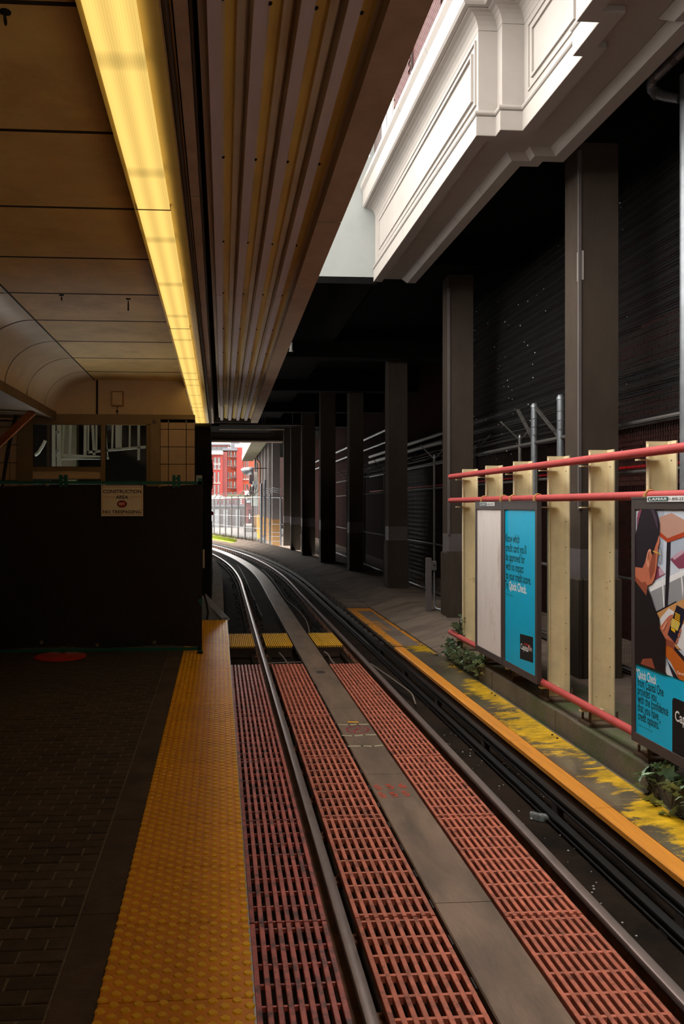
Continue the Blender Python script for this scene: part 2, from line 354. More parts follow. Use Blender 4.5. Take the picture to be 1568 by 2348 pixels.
TC = 1.44; R0, RAD = 25.0, 134.0                      # track centre, start of the curve, curve radius
def trk(s, off=0):
    if s <= R0: return Vector((TC+off, s, 0))
    a = (s-R0)/RAD
    return Vector((TC-RAD+(RAD+off)*math.cos(a), R0+(RAD+off)*math.sin(a), 0))
def sweep(prof, s0, s1, mb=None, mi=0, step=1.5):
    """closed profile [(off,z)] along the track from s0 to s1"""
    mb = mb or MB(); ss = [s0]
    while ss[-1] < s1-1e-6:
        nx = R0 if ss[-1] < R0 < s1 and ss[-1] < R0-1e-6 else ss[-1]+step
        ss.append(min(nx, s1))
    n = len(prof); vs = []; fs = []
    for s in ss:
        for off, z in prof:
            p = trk(s, off); vs.append((p.x, p.y, z))
    for i in range(len(ss)-1):
        for k in range(n): fs.append((i*n+k, i*n+(k+1) % n, (i+1)*n+(k+1) % n, (i+1)*n+k))
    fs += [tuple(range(n)), tuple((len(ss)-1)*n+k for k in range(n-1, -1, -1))]
    return mb.add(vs, fs, mi)
def rect(o0, o1, z0, z1): return [(o0, z0), (o1, z0), (o1, z1), (o0, z1)]

def text_mesh(name, body, mat, origin, xdir, ydir, width=None, cap=.1, parent=None, bold=0.0, shear=0, extrude=.0006):
    """flat lettering: baseline-left at origin, cap height in metres, stretched to width"""
    cu = bpy.data.curves.new(name, 'FONT'); cu.body = body; cu.size = 1; cu.offset = bold; cu.shear = shear; cu.resolution_u = 3
    cu.extrude = 0
    tmp = bpy.data.objects.new(name, cu); COL.objects.link(tmp)
    dg = bpy.context.evaluated_depsgraph_get(); me = bpy.data.meshes.new_from_object(tmp.evaluated_get(dg))
    bpy.data.objects.remove(tmp)
    xs = [v.co.x for v in me.vertices]; x0, x1 = min(xs), max(xs)
    sy = cap/.69; sx = (width/(x1-x0)) if width else sy
    X = Vector(xdir).normalized(); Y = Vector(ydir).normalized(); Z = X.cross(Y); O = Vector(origin)
    for v in me.vertices: v.co = O+X*((v.co.x-x0)*sx)+Y*(v.co.y*sy)+Z*.0005
    me.materials.clear(); me.materials.append(mat); me.name = name
    return link(me, name, parent)

# ================================================================== SETTING: ground, platform, roofs, walls
fl = struct(MB().box(-7, .138, -8, 14.58, -.9, -.008).build('floor', M['grout']))
# concrete border strip between bricks and tactile tiles
for k in range(14):
    y0 = -2+k*1.22
    if y0 < 14.3: MB().bevbox(-.655, -.478, y0, min(y0+1.214, 14.58), -.036, -.001, .003).build('border_slab', M['border'], fl)
# brick pavers, long side across the platform; the nearest ones in view are single bricks
bw, bd = .205, .1022
bricks = []
j = 0
for iy in range(24, 142):
    y = iy*bd
    for ix in range(40):
        x1 = -.66-ix*bw-(bw/2 if iy % 2 else 0)
        if iy % 2 and ix == 0: cand = [(-.66-bw/2, -.66)]
        else: cand = []
        cand.append((x1-bw, x1))
        for a, b in cand:
            if a < -4.6: continue
            bricks.append((a, b, y))
def inview(x, y, z, mx=12, my=12):
    q = proj((x, y, z)); return q and -mx < q[0] < 1568+mx and -my < q[1] < 2348+my
vis = [t for t in bricks if inview(t[0], t[2], 0) or inview(t[1], t[2]+bd, 0)]
vis.sort(key=lambda t: math.hypot((t[0]+t[1])/2, t[2]))
near = set(vis[:300]); me_b = {}
rest = MB()
for a, b, y in bricks:
    w = b-a; dz = random.uniform(-.0035, .0015)
    if (a, b, y) in near:
        key = round(w, 3)
        if key not in me_b:
            o = MB().bevbox(-w/2+.006, w/2-.006, -bd/2+.005, bd/2-.005, -.034, 0, .004).build('brick', M['brick_floor'])
            me_b[key] = o.data; bpy.data.objects.remove(o)
        link(me_b[key], 'brick', fl, loc=((a+b)/2, y+bd/2, dz))
    else:
        rest.box(a+.006, b-.006, y+.005, y+bd-.005, -.034, dz)
rest.build('brick_paving', M['brick_floor'], fl, kind='stuff')

# trackbed under both rails, sloping gutters left to the material
tbm = sweep(rect(-1.30, 1.955, -1.0, -.62), -8, 14.59); sweep(rect(-3.4, 1.955, -1.0, -.62), 14.59, 75, tbm)
tb = struct(tbm.build('floor_trackbed', M['bed']))
# ledge (kerb wall) below the adverts
lg = struct(MB().box(3.40, 4.2, -8, 12.35, -.9, -.13).build('wall_ledge', M['ledge']))
for k, y0 in enumerate((3.6, 6.0, 8.4, 10.4)):
    MB().box(3.392, 3.4, y0, y0+1.96 if k else y0+2.36, -.62, -.134).build('wall_ledge_panel', M['ledge'], lg)
# walkway on the right, gently sloping to the covers
wk = MB()
wk.box(4.2, 7, -8, 62, -.9, -.13)
sweep([(1.94, -.9), (2.9, -.9), (2.9, -.13), (2.62, -.14), (1.94, -.33)], 12.35, 62, wk)
struct(wk.build('floor_walkway', M['slab']))
# yard beyond the deck
struct(MB().box(-90, 90, 62, 420, -1.2, -.32).build('floor_yard', M['asphalt']))
struct(sweep([(-20, -1), (-3.4, -1), (-3.4, -.45), (-20, -.4)], 36, 75).build('floor_yard_verge', M['asphalt']))

# platform roof: ceiling panels, cove, end wall
ZC = 4.025
cl = struct(MB().box(-7, .69, -8, 21.2, 4.36, 4.5).build('ceiling', M['black']))
PY = [3.585+1.2225*k for k in range(-9, 10)]
for k in range(len(PY)-1):
    y0, y1 = PY[k], PY[k+1]
    y1 = min(y1, 14.27)
    if y0 > 14: break
    if y0 > 1: MB().box(-2.05, -.585, y0-.013, y0+.013, ZC-.003, ZC+.002).build('joint_strip', M['trim_dark'], cl)
    MB().box(-2.05, -.585, y0+.014, y1-.014, ZC, ZC+.03).build('ceiling_panel', M['ceil'], cl)
    pr = []
    for i in range(13):
        a = i/12*math.pi/2; pr.append((-2.06-.63*math.sin(a), ZC-.545*(1-math.cos(a))))
    if y0 > 3:
        mb = MB(); c_ = [(x+.004*math.sin(i/12*math.pi/2), z-.004*math.cos(i/12*math.pi/2)) for i, (x, z) in enumerate(pr)]
        for i in range(12): mb.add([(c_[i][0], y0-.009, c_[i][1]), (c_[i+1][0], y0-.009, c_[i+1][1]), (c_[i+1][0], y0+.009, c_[i+1][1]), (c_[i][0], y0+.009, c_[i][1])], [(0, 1, 2, 3)])
        mb.build('cove_joint', M['trim_dark'], cl)
    pr += [(x+.0, z+.03) if i else (x, z+.03) for i, (x, z) in enumerate(reversed(pr))]
    mb = MB(); n = len(pr)
    vs = [(x, y, z) for y in (y0+.008, y1-.008) for x, z in pr]
    mb.add(vs, [(i, (i+1) % n, n+(i+1) % n, n+i) for i in range(n)])
    mb.build('cove_panel', M['cove'], cl, smooth=True)
MB().box(-2.064, -2.046, -7, 14.27, ZC-.004, ZC+.02).build('joint_strip', M['trim_dark'], cl)
MB().box(-.588, -.574, -7, 14.27, ZC-.012, ZC+.03).build('joint_strip', M['trim_dark'], cl)
MB().box(-2.1, -.56, -7, 14.27, ZC+.03, ZC+.05).build('ceiling_backing', M['trim_dark'], cl)
MB().box(-2.76, -2.68, -7, 14.27, 3.36, 3.49).build('cove_lip', M['lip'], cl)
MB().box(-7, -2.7, -7, 14.27, 3.40, 3.46).build('lower_soffit', M['lip'], cl)
# side and back walls of the hall behind the camera
struct(MB().box(-7.1, -6.9, -8, 20, -.9, 4.6).build('wall_left', M['wall_cream']))
struct(MB().box(-7, .2, -8.2, -8, -.9, 4.6).build('wall_back', M['wall_cream']))

# booth end wall at Y=14.27
YB = 14.27
wb = struct(MB().box(-7, -.565, YB, YB+.12, 3.33, 4.4).prism([(-.565, YB, 3.33), (-.405, YB, 3.33), (-.405, YB, 3.405), (-.565, YB, 3.87)], (0, .12, 0)).build('wall_booth', M['wall_cream']))
def py(x, y): p = on_y(x, y, YB); return p.x, p.z
BX = -.40
zt = py(300, 961)[1]
MB().box(-7, BX, YB-.03, YB+.12, zt, zt+.075).build('wall_trim', M['alum'], wb)
# dark joint between cove end and fascia panel
xj, zj = py(222, 880)
MB().box(xj-.012, xj+.02, YB-.008, YB, zt+.075, ZC).build('wall_joint', M['trim_dark'], wb)
xa = [py(p, 1000)[0] for p in (367, 386, 427, 447)]
zs = [py(400, p)[1] for p in (961, 984.5, 1024.5, 1064.5, 1105, 1146)]
wall_low = MB().box(xa[0]-.005, BX, YB+.02, YB+.12, 0, zt)
wall_low.box(-7, py(66, 1000)[0], YB+.02, YB+.12, 0, zt)
wall_low.build('wall_tile_backing', M['trim_dark'], wb)
for i in range(3):
    for k in range(5):
        MB().bevbox(0, 1, 0, 1, 0, 1) if False else None
        MB().box(xa[i]+.006, xa[i+1]-.006, YB, YB+.02, zs[k+1]+.006, zs[k]-.006).build('tile', M['tile_wall'], wb)
MB().box(xa[0], BX, YB, YB+.02, 0, zs[-1]).build('wall_dado', M['tile_wall'], wb)
xl = [py(p, 1000)[0] for p in (-22, 22, 42)]; zl = [py(20, p)[1] for p in (940, 979, 1020, 1061, 1102, 1146)]
for i in range(2):
    for k in range(5):
        MB().box(xl[i]+.006, xl[i+1]-.006, YB, YB+.02, zl[k+1]+.006, min(zl[k]-.006, 3.36)).build('tile', M['tile_wall'], wb)
# window frames: frame members in bronze aluminium
def frame_bar(px0, px1, py0, py1, name, par, d=.06, mat='alum', back=.05):
    x0, z0 = py(px0, py1); x1, z1 = py(px1, py0)
    return MB().box(x0, x1, YB-d+.03, YB+back, z0, z1).build(name, M[mat], par)
w1 = struct(frame_bar(41, 66, 961, 1150, 'window_1', None))
frame_bar(66, 367, 961, 973, 'window_frame', w1)
frame_bar(66, 76, 973, 1150, 'window_frame', w1)
frame_bar(232, 242, 973, 1150, 'window_mullion', w1)
frame_bar(76, 232, 1071, 1080, 'window_sill', w1)
frame_bar(76, 232, 1081, 1098, 'window_panel', w1, d=.04, mat='wall_cream')
w2 = struct(frame_bar(336, 345, 973, 1150, 'window_2', None))
frame_bar(345, 367, 973, 1150, 'window_post', w2, d=.09)
for (w, a) in ((w1, (76, 232, 973, 1071)), (w1, (76, 232, 1098, 1150)), (w2, (242, 336, 973, 1150))):
    x0, z0 = py(a[0], a[3]); x1, z1 = py(a[1], a[2])
    MB().box(x0, x1, YB+.01, YB+.018, z0, z1).build('window_pane', M['glass'], w)
    g = MB()
    for q in ((x0, x0+.012, z0, z1), (x1-.012, x1, z0, z1), (x0, x1, z0, z0+.012), (x0, x1, z1-.012, z1)): g.box(q[0], q[1], YB-.005, YB+.03, q[2], q[3])
    g.build('window_gasket', M['alum_dark'], w)
x, z = py(354, 968); MB().tube([(x, YB-.075, z), (x, YB-.05, z)], .028, 12).build('frame_plug', M['galv_dark'], w2)
# stairwell behind the booth glass (open to the sky above)
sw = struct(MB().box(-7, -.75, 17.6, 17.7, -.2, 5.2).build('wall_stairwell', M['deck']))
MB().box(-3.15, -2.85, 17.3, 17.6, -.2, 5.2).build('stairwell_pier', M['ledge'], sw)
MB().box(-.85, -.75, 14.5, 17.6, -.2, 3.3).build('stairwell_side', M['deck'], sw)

# track deck overhead (Y 14.9 to 47), its white front, its end beam
YD = 14.87
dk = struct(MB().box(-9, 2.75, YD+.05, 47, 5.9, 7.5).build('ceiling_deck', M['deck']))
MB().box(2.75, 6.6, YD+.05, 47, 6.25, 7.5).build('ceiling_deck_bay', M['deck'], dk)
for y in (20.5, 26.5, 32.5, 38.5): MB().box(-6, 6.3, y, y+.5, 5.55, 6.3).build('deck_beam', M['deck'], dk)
MB().box(-8, 3.6, 46.6, 47.4, 5.52, 6.6).build('deck_beam', M['plinth'], dk)
MB().box(-8, 3.5, 46.5, 47.45, 5.46, 5.54).build('deck_beam_lip', M['slab'], dk)
wf = struct(MB().box(-3, 2.9, YD, YD+.06, 5.98, 8.1).build('wall_front', M['render_white']))
MB().box(-3, 2.8, YD+.0, YD+.2, 5.86, 5.975).build('wall_front_drip', M['deck'], wf)
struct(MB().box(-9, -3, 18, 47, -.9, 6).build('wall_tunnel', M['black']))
# undercroft on the right: brick wall, soffit over the walkway
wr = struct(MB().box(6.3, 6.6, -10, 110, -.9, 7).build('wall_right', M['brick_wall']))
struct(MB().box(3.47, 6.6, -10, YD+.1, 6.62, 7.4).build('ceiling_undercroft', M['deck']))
struct(MB().box(-9, 9, -14.6, -14, -1, 24).build('wall_sky_blocker', M['mortar_dark']))  # unseen tall wall added to cut sky light on camera-facing surfaces
struct(MB().box(.95, 2.66, -12, -5, 6.3, 7.4).build('ceiling_sky_blocker', M['deck']))  # unseen roof added to shorten the sky opening and darken far columns
# single bricks where the wall can be made out between column and downpipe
me_w = None; nb = 0
for r in range(60):
    z = 2.25+r*.075
    for c in range(14):
        y = 10.7+c*.215+(r % 2)*.107
        if nb >= 300: break
        q = proj((6.3, y+.1, z+.035))
        if not (1412 < q[0] < 1575 and 690 < q[1] < 1130): continue
        if me_w is None:
            o = MB().bevbox(-.0, .0, 0, 0, 0, 0); mb = MB().box(-.012, 0, -.1025, .1025, -.033, .033); o = mb.build('brick', M['brick_red']); me_w = o.data; bpy.data.objects.remove(o)
        link(me_w, 'brick', wr, loc=(6.3+random.uniform(-.003, .002), y+.1, z+.035)); nb += 1

# ------------------------------------------------------------------ upper building: red brick wall set back above the parapet
ub = struct(MB().box(3.625, 7, -14, 24, 7.4, 15).build('wall_upper', M['mortar']))
struct(MB().box(2.6, 3.7, -14, YD, 7.35, 7.45).build('roof_gutter', M['render_white']))
cand = []
def in_wedge(p, mg=9):
    q = proj(p)
    return q and -25 < q[1] < 420 and (985-.4077*q[1])-22 < q[0] and q[0] < 1010
for r in range(46):
    z = 9.0+r*.078
    for c in range(48):
        y = 13.2+c*.222+(r % 2)*.111
        p = (3.6, y+.11, z+.035); q = proj(p)
        if not q or not in_wedge(p): continue
        top = proj((2.5, y*2.5/3.6, 7.62))
        # hidden behind the cornice when the sight line passes below its lip
        zl_ = HCAM+(p[2]-HCAM)*(2.5/3.6)
        if zl_ < 7.35: continue
        cand.append((q[2], y, z))
cand.sort(); mb = MB().box(-.02, 0, -.1065, .1065, -.0345, .0345); o = mb.build('brick', M['brick_pink']); me_u = o.data; bpy.data.objects.remove(o)
for d_, y, z in cand[:290]:
    off = .06 if 15.55 < y < 16.9 else 0
    if 17.15 < y < 18.5 and z < 10.6: continue
    link(me_u, 'brick', ub, loc=(3.622-off, y+.11, z+.035))
MB().box(3.565, 3.625, 15.6, 16.98, 7.4, 15).build('brick_pier', M['mortar'], ub)
wn = struct(MB().box(3.56, 3.66, 17.2, 18.45, 8.8, 10.62).build('window_3', M['bld_stone']))
MB().box(3.55, 3.565, 17.3, 17.8, 8.9, 10.5).build('window_pane', M['bld_glass'], wn)
MB().box(3.55, 3.565, 17.88, 18.36, 8.9, 10.5).build('window_pane', M['bld_glass'], wn)
MB().box(3.52, 3.66, 19.7, 23.9, 8.4, 15).build('corner_pier', M['render_white'], ub)

# ------------------------------------------------------------------ cream parapet over the walkway, built of blocks
PL = [(2.72, 14.86), (2.74, 8.91), (2.95, 8.91), (2.95, 8.76), (3.19, 8.76), (3.19, 7.28), (3.10, 7.28), (3.10, 6.76), (2.91, 6.76), (2.91, -11.9)]
def mitre(off):
    out = []
    n = len(PL)
    for i in range(n):
        P = Vector(PL[i])
        ns = []
        for a, b in ((i-1, i), (i, i+1)):
            if a < 0 or b >= n: continue
            d = (Vector(PL[b])-Vector(PL[a])).normalized(); ns.append(Vector((d.y, -d.x)))
        if len(ns) == 1: out.append(P+ns[0]*off)
        else:
            m = (ns[0]+ns[1]); m = m/ (1+ns[0].dot(ns[1])); out.append(P+m*off)
    return out
par = thing('stone_parapet', 'cream terracotta parapet with cornice and stepped pilasters overhanging the walkway', 'parapet', (2.72, 10, 5.9))
def band(prof, name, mat, blk=1.25, gap=.006):
    """closed profile [(outward, z)] run along the parapet line, cut into blocks with open joints"""
    rails = [mitre(o) for o, z in prof]; n = len(prof)
    for i in range(len(PL)-1):
        L = (Vector(PL[i+1])-Vector(PL[i])).length; nb = max(1, round(L/blk))
        if i == len(PL)-2: nb = 12
        for b in range(nb):
            t0 = b/nb+(gap/2/L if b else 0); t1 = (b+1)/nb-(gap/2/L if b < nb-1 else 0)
            vs = []
            for t in (t0, t1):
                for k in range(n):
                    p = rails[k][i].lerp(rails[k][i+1], t); vs.append((p.x, p.y, prof[k][1]))
            fs = [(k, (k+1) % n, n+(k+1) % n, n+k) for k in range(n)]+[tuple(range(n)), tuple(range(2*n-1, n-1, -1))]
            MB().add(vs, fs).build(name, mat, par)
def arc(c, r, a0, a1, n): return [(c[0]+r*math.cos(math.radians(a0+(a1-a0)*i/n)), c[1]+r*math.sin(math.radians(a0+(a1-a0)*i/n))) for i in range(n+1)]
band([(-.08, 5.9), (0, 5.9), (0, 6.10), (-.08, 6.10)], 'base_block', M['stone'])
band([(-.08, 6.105), (-.01, 6.105)]+arc((-.01, 6.135), .03, -80, 80, 5)+[(-.03, 6.165), (-.08, 6.165)], 'bead_moulding', M['stone'], 2.4, .003)
band([(-.12, 6.17), (-.03, 6.17), (-.03, 7.03), (-.12, 7.03)], 'wall_block', M['stone'], 1.4, .004)
band([(-.12, 7.035), (-.03, 7.035)]+[(-.03+.14*(1-math.cos(t*math.pi/2/5)), 7.035+.15*math.sin(t*math.pi/2/5)) for t in range(1, 6)]+[(.12, 7.19), (-.12, 7.19)], 'cove_moulding', M['stone'], 2.4, .003)
band([(-.14, 7.195), (.17, 7.195), (.19, 7.22), (.19, 7.47), (.23, 7.53), (.23, 7.6), (-.14, 7.6)], 'cornice_block', M['stone'], 1.6, .006)
band([(-.002, 5.895), (-.15, 5.895), (-.15, 6.0), (-.002, 6.0)], 'soffit_margin', M['stone'], 1.2, .005)
band([(-.155, 5.95), (-.50, 5.95), (-.50, 6.0), (-.155, 6.0)], 'soffit_panel', M['stone'], 1.2, .005)
band([(-.505, 5.95), (-.60, 5.885), (-.60, 6.0), (-.505, 6.0)], 'soffit_splay', M['stone'], 1.2, .005)
band([(-.605, 5.885), (-.75, 5.885), (-.75, 6.6), (-.605, 6.6)], 'soffit_return', M['stone'], 1.2, .005)
# core behind the joints
rl = mitre(-.1); rk = mitre(-.7)
core = MB()
for i in range(len(PL)-1):
    a, b, c, d = rl[i], rl[i+1], rk[i+1], rk[i]
    core.add([(p.x, p.y, z) for z in (5.97, 7.45) for p in (a, b, c, d)], [(0, 3, 2, 1), (4, 5, 6, 7), (0, 1, 5, 4), (1, 2, 6, 5), (2, 3, 7, 6), (3, 0, 4, 7)])
core.build('parapet_core', M['trim_dark'], par)
# raised panel mouldings on the long faces
def panel_frame(x, y0, y1, z0, z1):
    for ins, w, d in ((0, .022, .014), (.11, .03, .022)):
        f = MB(); a, b, c, e = y0+ins, y1-ins, z0+ins*.8, z1-ins*.8
        for q in ((a, b, c, c+w), (a, b, e-w, e), (a, a+w, c+w, e-w), (b-w, b, c+w, e-w)): f.box(x-d, x+.01, q[0], q[1], q[2], q[3])
        f.build('panel_moulding', M['stone'], par)
panel_frame(2.762, 9.0, 14.6, 6.26, 6.96)
panel_frame(3.22, 7.38, 8.66, 6.26, 6.96)
panel_frame(2.94, 2, 6.6, 6.26, 6.96)
for y0, y1, x in ((9.4, 14.4, 2.745),):
    pass
# second parapet beyond the deck
p2 = thing('stone_parapet', 'distant white parapet overhanging the yard beyond the deck beam', 'parapet', (2.3, 60, 5.9))
for k in range(6):
    y0 = 48+k*4.4
    MB().box(2.0, 2.25, y0, y0+4.37, 5.95, 6.35).build('base_block', M['stone'], p2)
    MB().box(2.04, 2.25, y0, y0+4.38, 6.37, 7.5).build('wall_block', M['stone'], p2)
    MB().box(1.8, 2.25, y0, y0+4.39, 7.52, 8.3).build('cornice_block', M['stone'], p2)
    MB().box(2.0, 2.95, y0, y0+4.37, 5.85, 5.95).build('soffit_panel', M['ledge'], p2)
    MB().box(2.95, 6.28, y0, y0+4.4, 6.2, 8.3).build('floor_block', M['deck'], p2)

# ================================================================== CANOPY over the track edge, with corrugated underside
cv = thing('canopy', 'corrugated cream canopy with tan fascia hanging over the platform edge', 'canopy', (.3, 8, 4))
YE = 20.4
def cx(X, y): return X+.0052*y                       # canopy runs a hair off the track direction
ZL, ZH = 3.985, 4.055                                 # low and high flats of the sheet
x0 = -.082; P = .192
prof = [(-.11, ZH), (x0, ZH)]
for k in range(4):
    a = x0+k*P
    prof += [(a+.014, ZL), (a+.072, ZL), (a+.088, ZH-.012), (a+.128, ZH-.012), (a+.140, ZH-.03), (a+.176, ZH-.03), (a+.19, ZH)]
prof += [(.72, ZH+.02)]
up = [(x, z+.012) for x, z in reversed(prof)]
pr = prof+up
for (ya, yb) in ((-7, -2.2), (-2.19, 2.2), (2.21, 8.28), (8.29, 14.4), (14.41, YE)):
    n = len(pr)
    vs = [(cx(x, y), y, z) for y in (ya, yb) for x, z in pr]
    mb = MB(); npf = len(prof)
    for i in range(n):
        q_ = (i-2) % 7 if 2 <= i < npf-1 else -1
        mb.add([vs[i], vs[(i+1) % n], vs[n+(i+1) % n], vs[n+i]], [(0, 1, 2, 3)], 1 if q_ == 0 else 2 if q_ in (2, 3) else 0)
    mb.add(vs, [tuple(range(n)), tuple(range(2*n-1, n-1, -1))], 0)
    mb.build('corrugated_sheet', [M['corrug'], M['corrug_cool_lit'], M['corrug_warm_lit']], cv)
for k, y0 in enumerate((-6.07, -2.07, 1.93, 5.93, 9.9, 13.9, 17.9)):
    y1 = min(y0+3.985, YE)
    vs = [(cx(x, y), y, z) for y in (y0+.008, y1) for x, z in ((.655, 3.93), (.825, 3.93), (.825, 4.35), (.655, 4.35))]
    MB().add(vs, [(0, 1, 5, 4), (1, 2, 6, 5), (2, 3, 7, 6), (3, 0, 4, 7), (0, 3, 2, 1), (4, 5, 6, 7)]).build('fascia_panel', M['fascia'], cv)
vs = [(cx(x, y), y, z) for y in (-7, YE+.02) for x, z in ((.67, 3.945), (.81, 3.945), (.81, 4.3), (.67, 4.3))]
MB().add(vs, [(0, 1, 5, 4), (1, 2, 6, 5), (2, 3, 7, 6), (3, 0, 4, 7), (0, 3, 2, 1), (4, 5, 6, 7)]).build('fascia_joint', M['trim_dark'], cv)
o = MB().lathe([(.011, 0), (.009, -.006), (.004, -.011)], (0, 0, 0), 8).build('screw', M['black']); me_s = o.data; bpy.data.objects.remove(o)
for y in (3.45, 5.02, 6.62, 8.22, 9.85, 11.4, 13.0, 14.6, 16.2, 17.8):
    for k in range(4): link(me_s, 'screw', cv, loc=(cx(x0+k*P+.08, y), y+.02*k, ZL+.012))
MB().box(-.11, .93, YE, YE+.05, 3.93, 4.35).build('end_cap', M['pipe_dark'], cv)
# flat strips between light and sheet: cream side panel, brown conduit, brass strip, tan board
MB().box(-.124, -.112, -7, YE, 4.03, 4.2).build('edge_angle', M['pipe_dark'], cv)
for (ya, yb) in ((-7, 5.6), (5.608, 13.5), (13.508, 21)): MB().box(-.186, -.128, ya, yb, 3.97, 4.2).build('board', M['fascia'], cv)
cd1 = tag(MB().tube([(-.216, y, 3.945+.004*math.sin(y)) for y in [-7+i*1.4 for i in range(21)]], .0135, 8).build('conduit', M['pipe_dark'], smooth=True),
          'thin dark brown conduit running along the canopy beside the fluorescent light', 'conduit')
cd2 = tag(MB().tube([(-.197, y, 3.952) for y in [-7+i*1.4 for i in range(21)]], .006, 6).build('conduit', M['pipe_brass'], smooth=True),
          'slim shiny brass conduit beside the dark brown one under the canopy', 'conduit')

# ------------------------------------------------------------------ fluorescent light strip
lt = thing('fluorescent_light', 'long yellow glowing fluorescent strip with ribbed lens along the ceiling edge', 'light', (-.43, 8, 3.91))
ZLT = 3.905
for k, y0 in enumerate((-5.59, -1.87, 1.85, 5.57, 9.29, 13.01, 16.73, 20.45)):
    y1 = min(y0+3.712, 22)
    MB().add([(x, y, z) for y in (y0+.006, y1) for x, z in ((-.525, ZLT-.04), (-.315, ZLT-.04), (-.322, ZLT+.01), (-.535, ZLT+.01))], [(0, 1, 5, 4), (1, 2, 6, 5), (2, 3, 7, 6), (3, 0, 4, 7), (0, 3, 2, 1), (4, 5, 6, 7)]).build('lens', M['lens'], lt)
hs = MB(); hs.box(-.556, -.535, -6, 22, ZLT-.006, 4.3); hs.add([(x, y, z) for y in (-6, 22) for x, z in ((-.322, ZLT), (-.23, ZLT-.05), (-.23, ZLT+.3), (-.322, ZLT+.3))], [(0, 1, 5, 4), (1, 2, 6, 5), (2, 3, 7, 6), (3, 0, 4, 7), (0, 3, 2, 1), (4, 5, 6, 7)]); hs.box(-.556, -.252, 22, 22.04, ZLT-.006, 4.3)
hs.box(-.556, -.252, -6, 22, 4.25, 4.3)
hs.build('housing', M['fix'], lt)
for k, y0 in enumerate((-1.87, 1.85, 5.57, 9.29, 13.01, 16.73, 20.45)):
    MB().box(-.54, -.312, y0-.004, y0+.006, ZLT-.043, ZLT+.02).build('joint_cover', M['lip'], lt)
for k, (px, pyy) in enumerate(((141, 676), (294, 685), (12, 26))):
    p = on_z(px, pyy, ZC)
    h = thing('ceiling_hook', ('small dark eye hook on the ceiling joint nearer the cove', 'small dark hook hanging from the ceiling joint nearer the light', 'small dark eye hook in the ceiling corner nearest the camera')[k], 'hook', tuple(p))
    MB().lathe([(.025, 0), (.025, -.006), (.008, -.01)], p, 10).build('plate', M['black'], h)
    mb = MB(); r = .018
    mb.tube([(p.x, p.y+r*math.sin(t/8*2*math.pi), p.z-.02-r+r*math.cos(t/8*2*math.pi)) for t in range(9)], .004, 6)
    if k == 1: mb.tube([(p.x, p.y, p.z-.05), (p.x, p.y, p.z-.12)], .008, 6)
    mb.build('ring', M['black'], h)

# speaker box on the booth fascia
x0_, z0_ = py(256, 932); x1_, z1_ = py(284, 898)
sp = thing('speaker_box', 'square cream speaker box on the panel above the booth windows', 'speaker', (x0_, YB, z0_))
MB().bevbox(x0_, x1_, YB-.07, YB, z0_, z1_, .006).build('box', M['speaker'], sp)
MB().box(x0_+.02, x1_-.02, YB-.075, YB-.07, z0_+.02, z1_-.02).build('grille', M['wall_cream'], sp)
xm, zm = py(269, 943); MB().tube([(xm, YB-.03, z0_), (xm, YB-.03, py(269, 951)[1])], .006, 6).build('cable', M['black'], sp)
MB().lathe([(.015, 0), (.022, .012), (.015, .03)], (xm, YB-.03, zm-.02), 8).build('clamp', M['black'], sp)
# timber brace and bundle of cables at far left
a = on_y(-6, 1021, 13.4); b = on_y(76, 944, 13.4)
tag(MB().bar(a, b, .1, .1).build('brace', M['timber']), 'orange-brown diagonal brace below the cove at the left', 'brace')
cbn = thing('cable_bundle', 'bundle of black cables drooping behind the brace at the left', 'cables', tuple(on_y(20, 1040, 13.7)))
for k in range(3):
    pts = [on_y(34+k*3, 952, 13.7), on_y(25+k*3, 985, 13.7), on_y(14+k*3, 1040, 13.7), on_y(4+k*2, 1110, 13.7), on_y(-2, 1180, 13.7)]
    MB().tube(pts, .012, 6).build('cable', M['cable_black'], cbn, smooth=True)

# ------------------------------------------------------------------ railing seen behind the booth glass
rg = thing('stair_railing', 'pale green-grey stair railing behind the booth windows', 'railing', (-2.5, 15.6, 2))
def yb(px, p, Y=15.6): return on_y(px, p, Y)
def rb(a, b, w, name='baluster', mat='steel_pale', d=.04): MB().bar(yb(*a), yb(*b), w, d, up=(0, 1, 0)).build(name, M[mat], rg)
for pa, pb, w in (((148, 950), (144, 1042), .035), ((163, 950), (160, 1042), .045), ((196, 950), (195, 1043), .05), ((203, 950), (202, 1040), .03), ((211, 950), (216, 1043), .045), ((221, 950), (221, 1035), .03), ((241, 975), (247, 1050), .022),
                  ((259, 960), (257, 1030), .03), ((278, 960), (277, 1028), .03), ((298, 960), (297, 1026), .03), ((318, 960), (318, 1055), .045), ((270, 965), (270, 1030), .08)):
    rb(pa, pb, w)
rb((119, 1043), (232, 1049), .055, 'bottom_rail'); rb((141, 1052), (250, 1051), .035, 'lower_rail'); rb((200, 1037), (342, 1024), .045, 'bottom_rail')
MB().box(yb(120, 0).x, yb(128, 0).x, 15.55, 15.6, yb(0, 1071).z, yb(0, 960).z).build('gate_post', M['steel_pale'], rg)
MB().box(yb(131, 0).x, yb(141, 0).x, 15.55, 15.6, yb(0, 1080).z, yb(0, 960).z).build('gate_post', M['steel_pale'], rg)
for p in (992, 1035):
    q = yb(134, p); MB().tube([q, q+Vector((-.01, -.1, 0))], .03, 10).build('hinge', M['steel_grey'], rg)
rd = tag(MB().box(yb(106, 0).x, yb(113, 0).x, 15.65, 15.75, 0, 4).build('steel_post', M['pipe_dark']), 'dark brown steel post behind the left booth window', 'post')
tag(MB().tube([yb(80, 1044), yb(88, 1038), yb(98, 1022), yb(104, 1010)], .03, 8).build('bent_pipe', M['steel_pale'], smooth=True), 'short bent white pipe behind the left booth window', 'pipe')

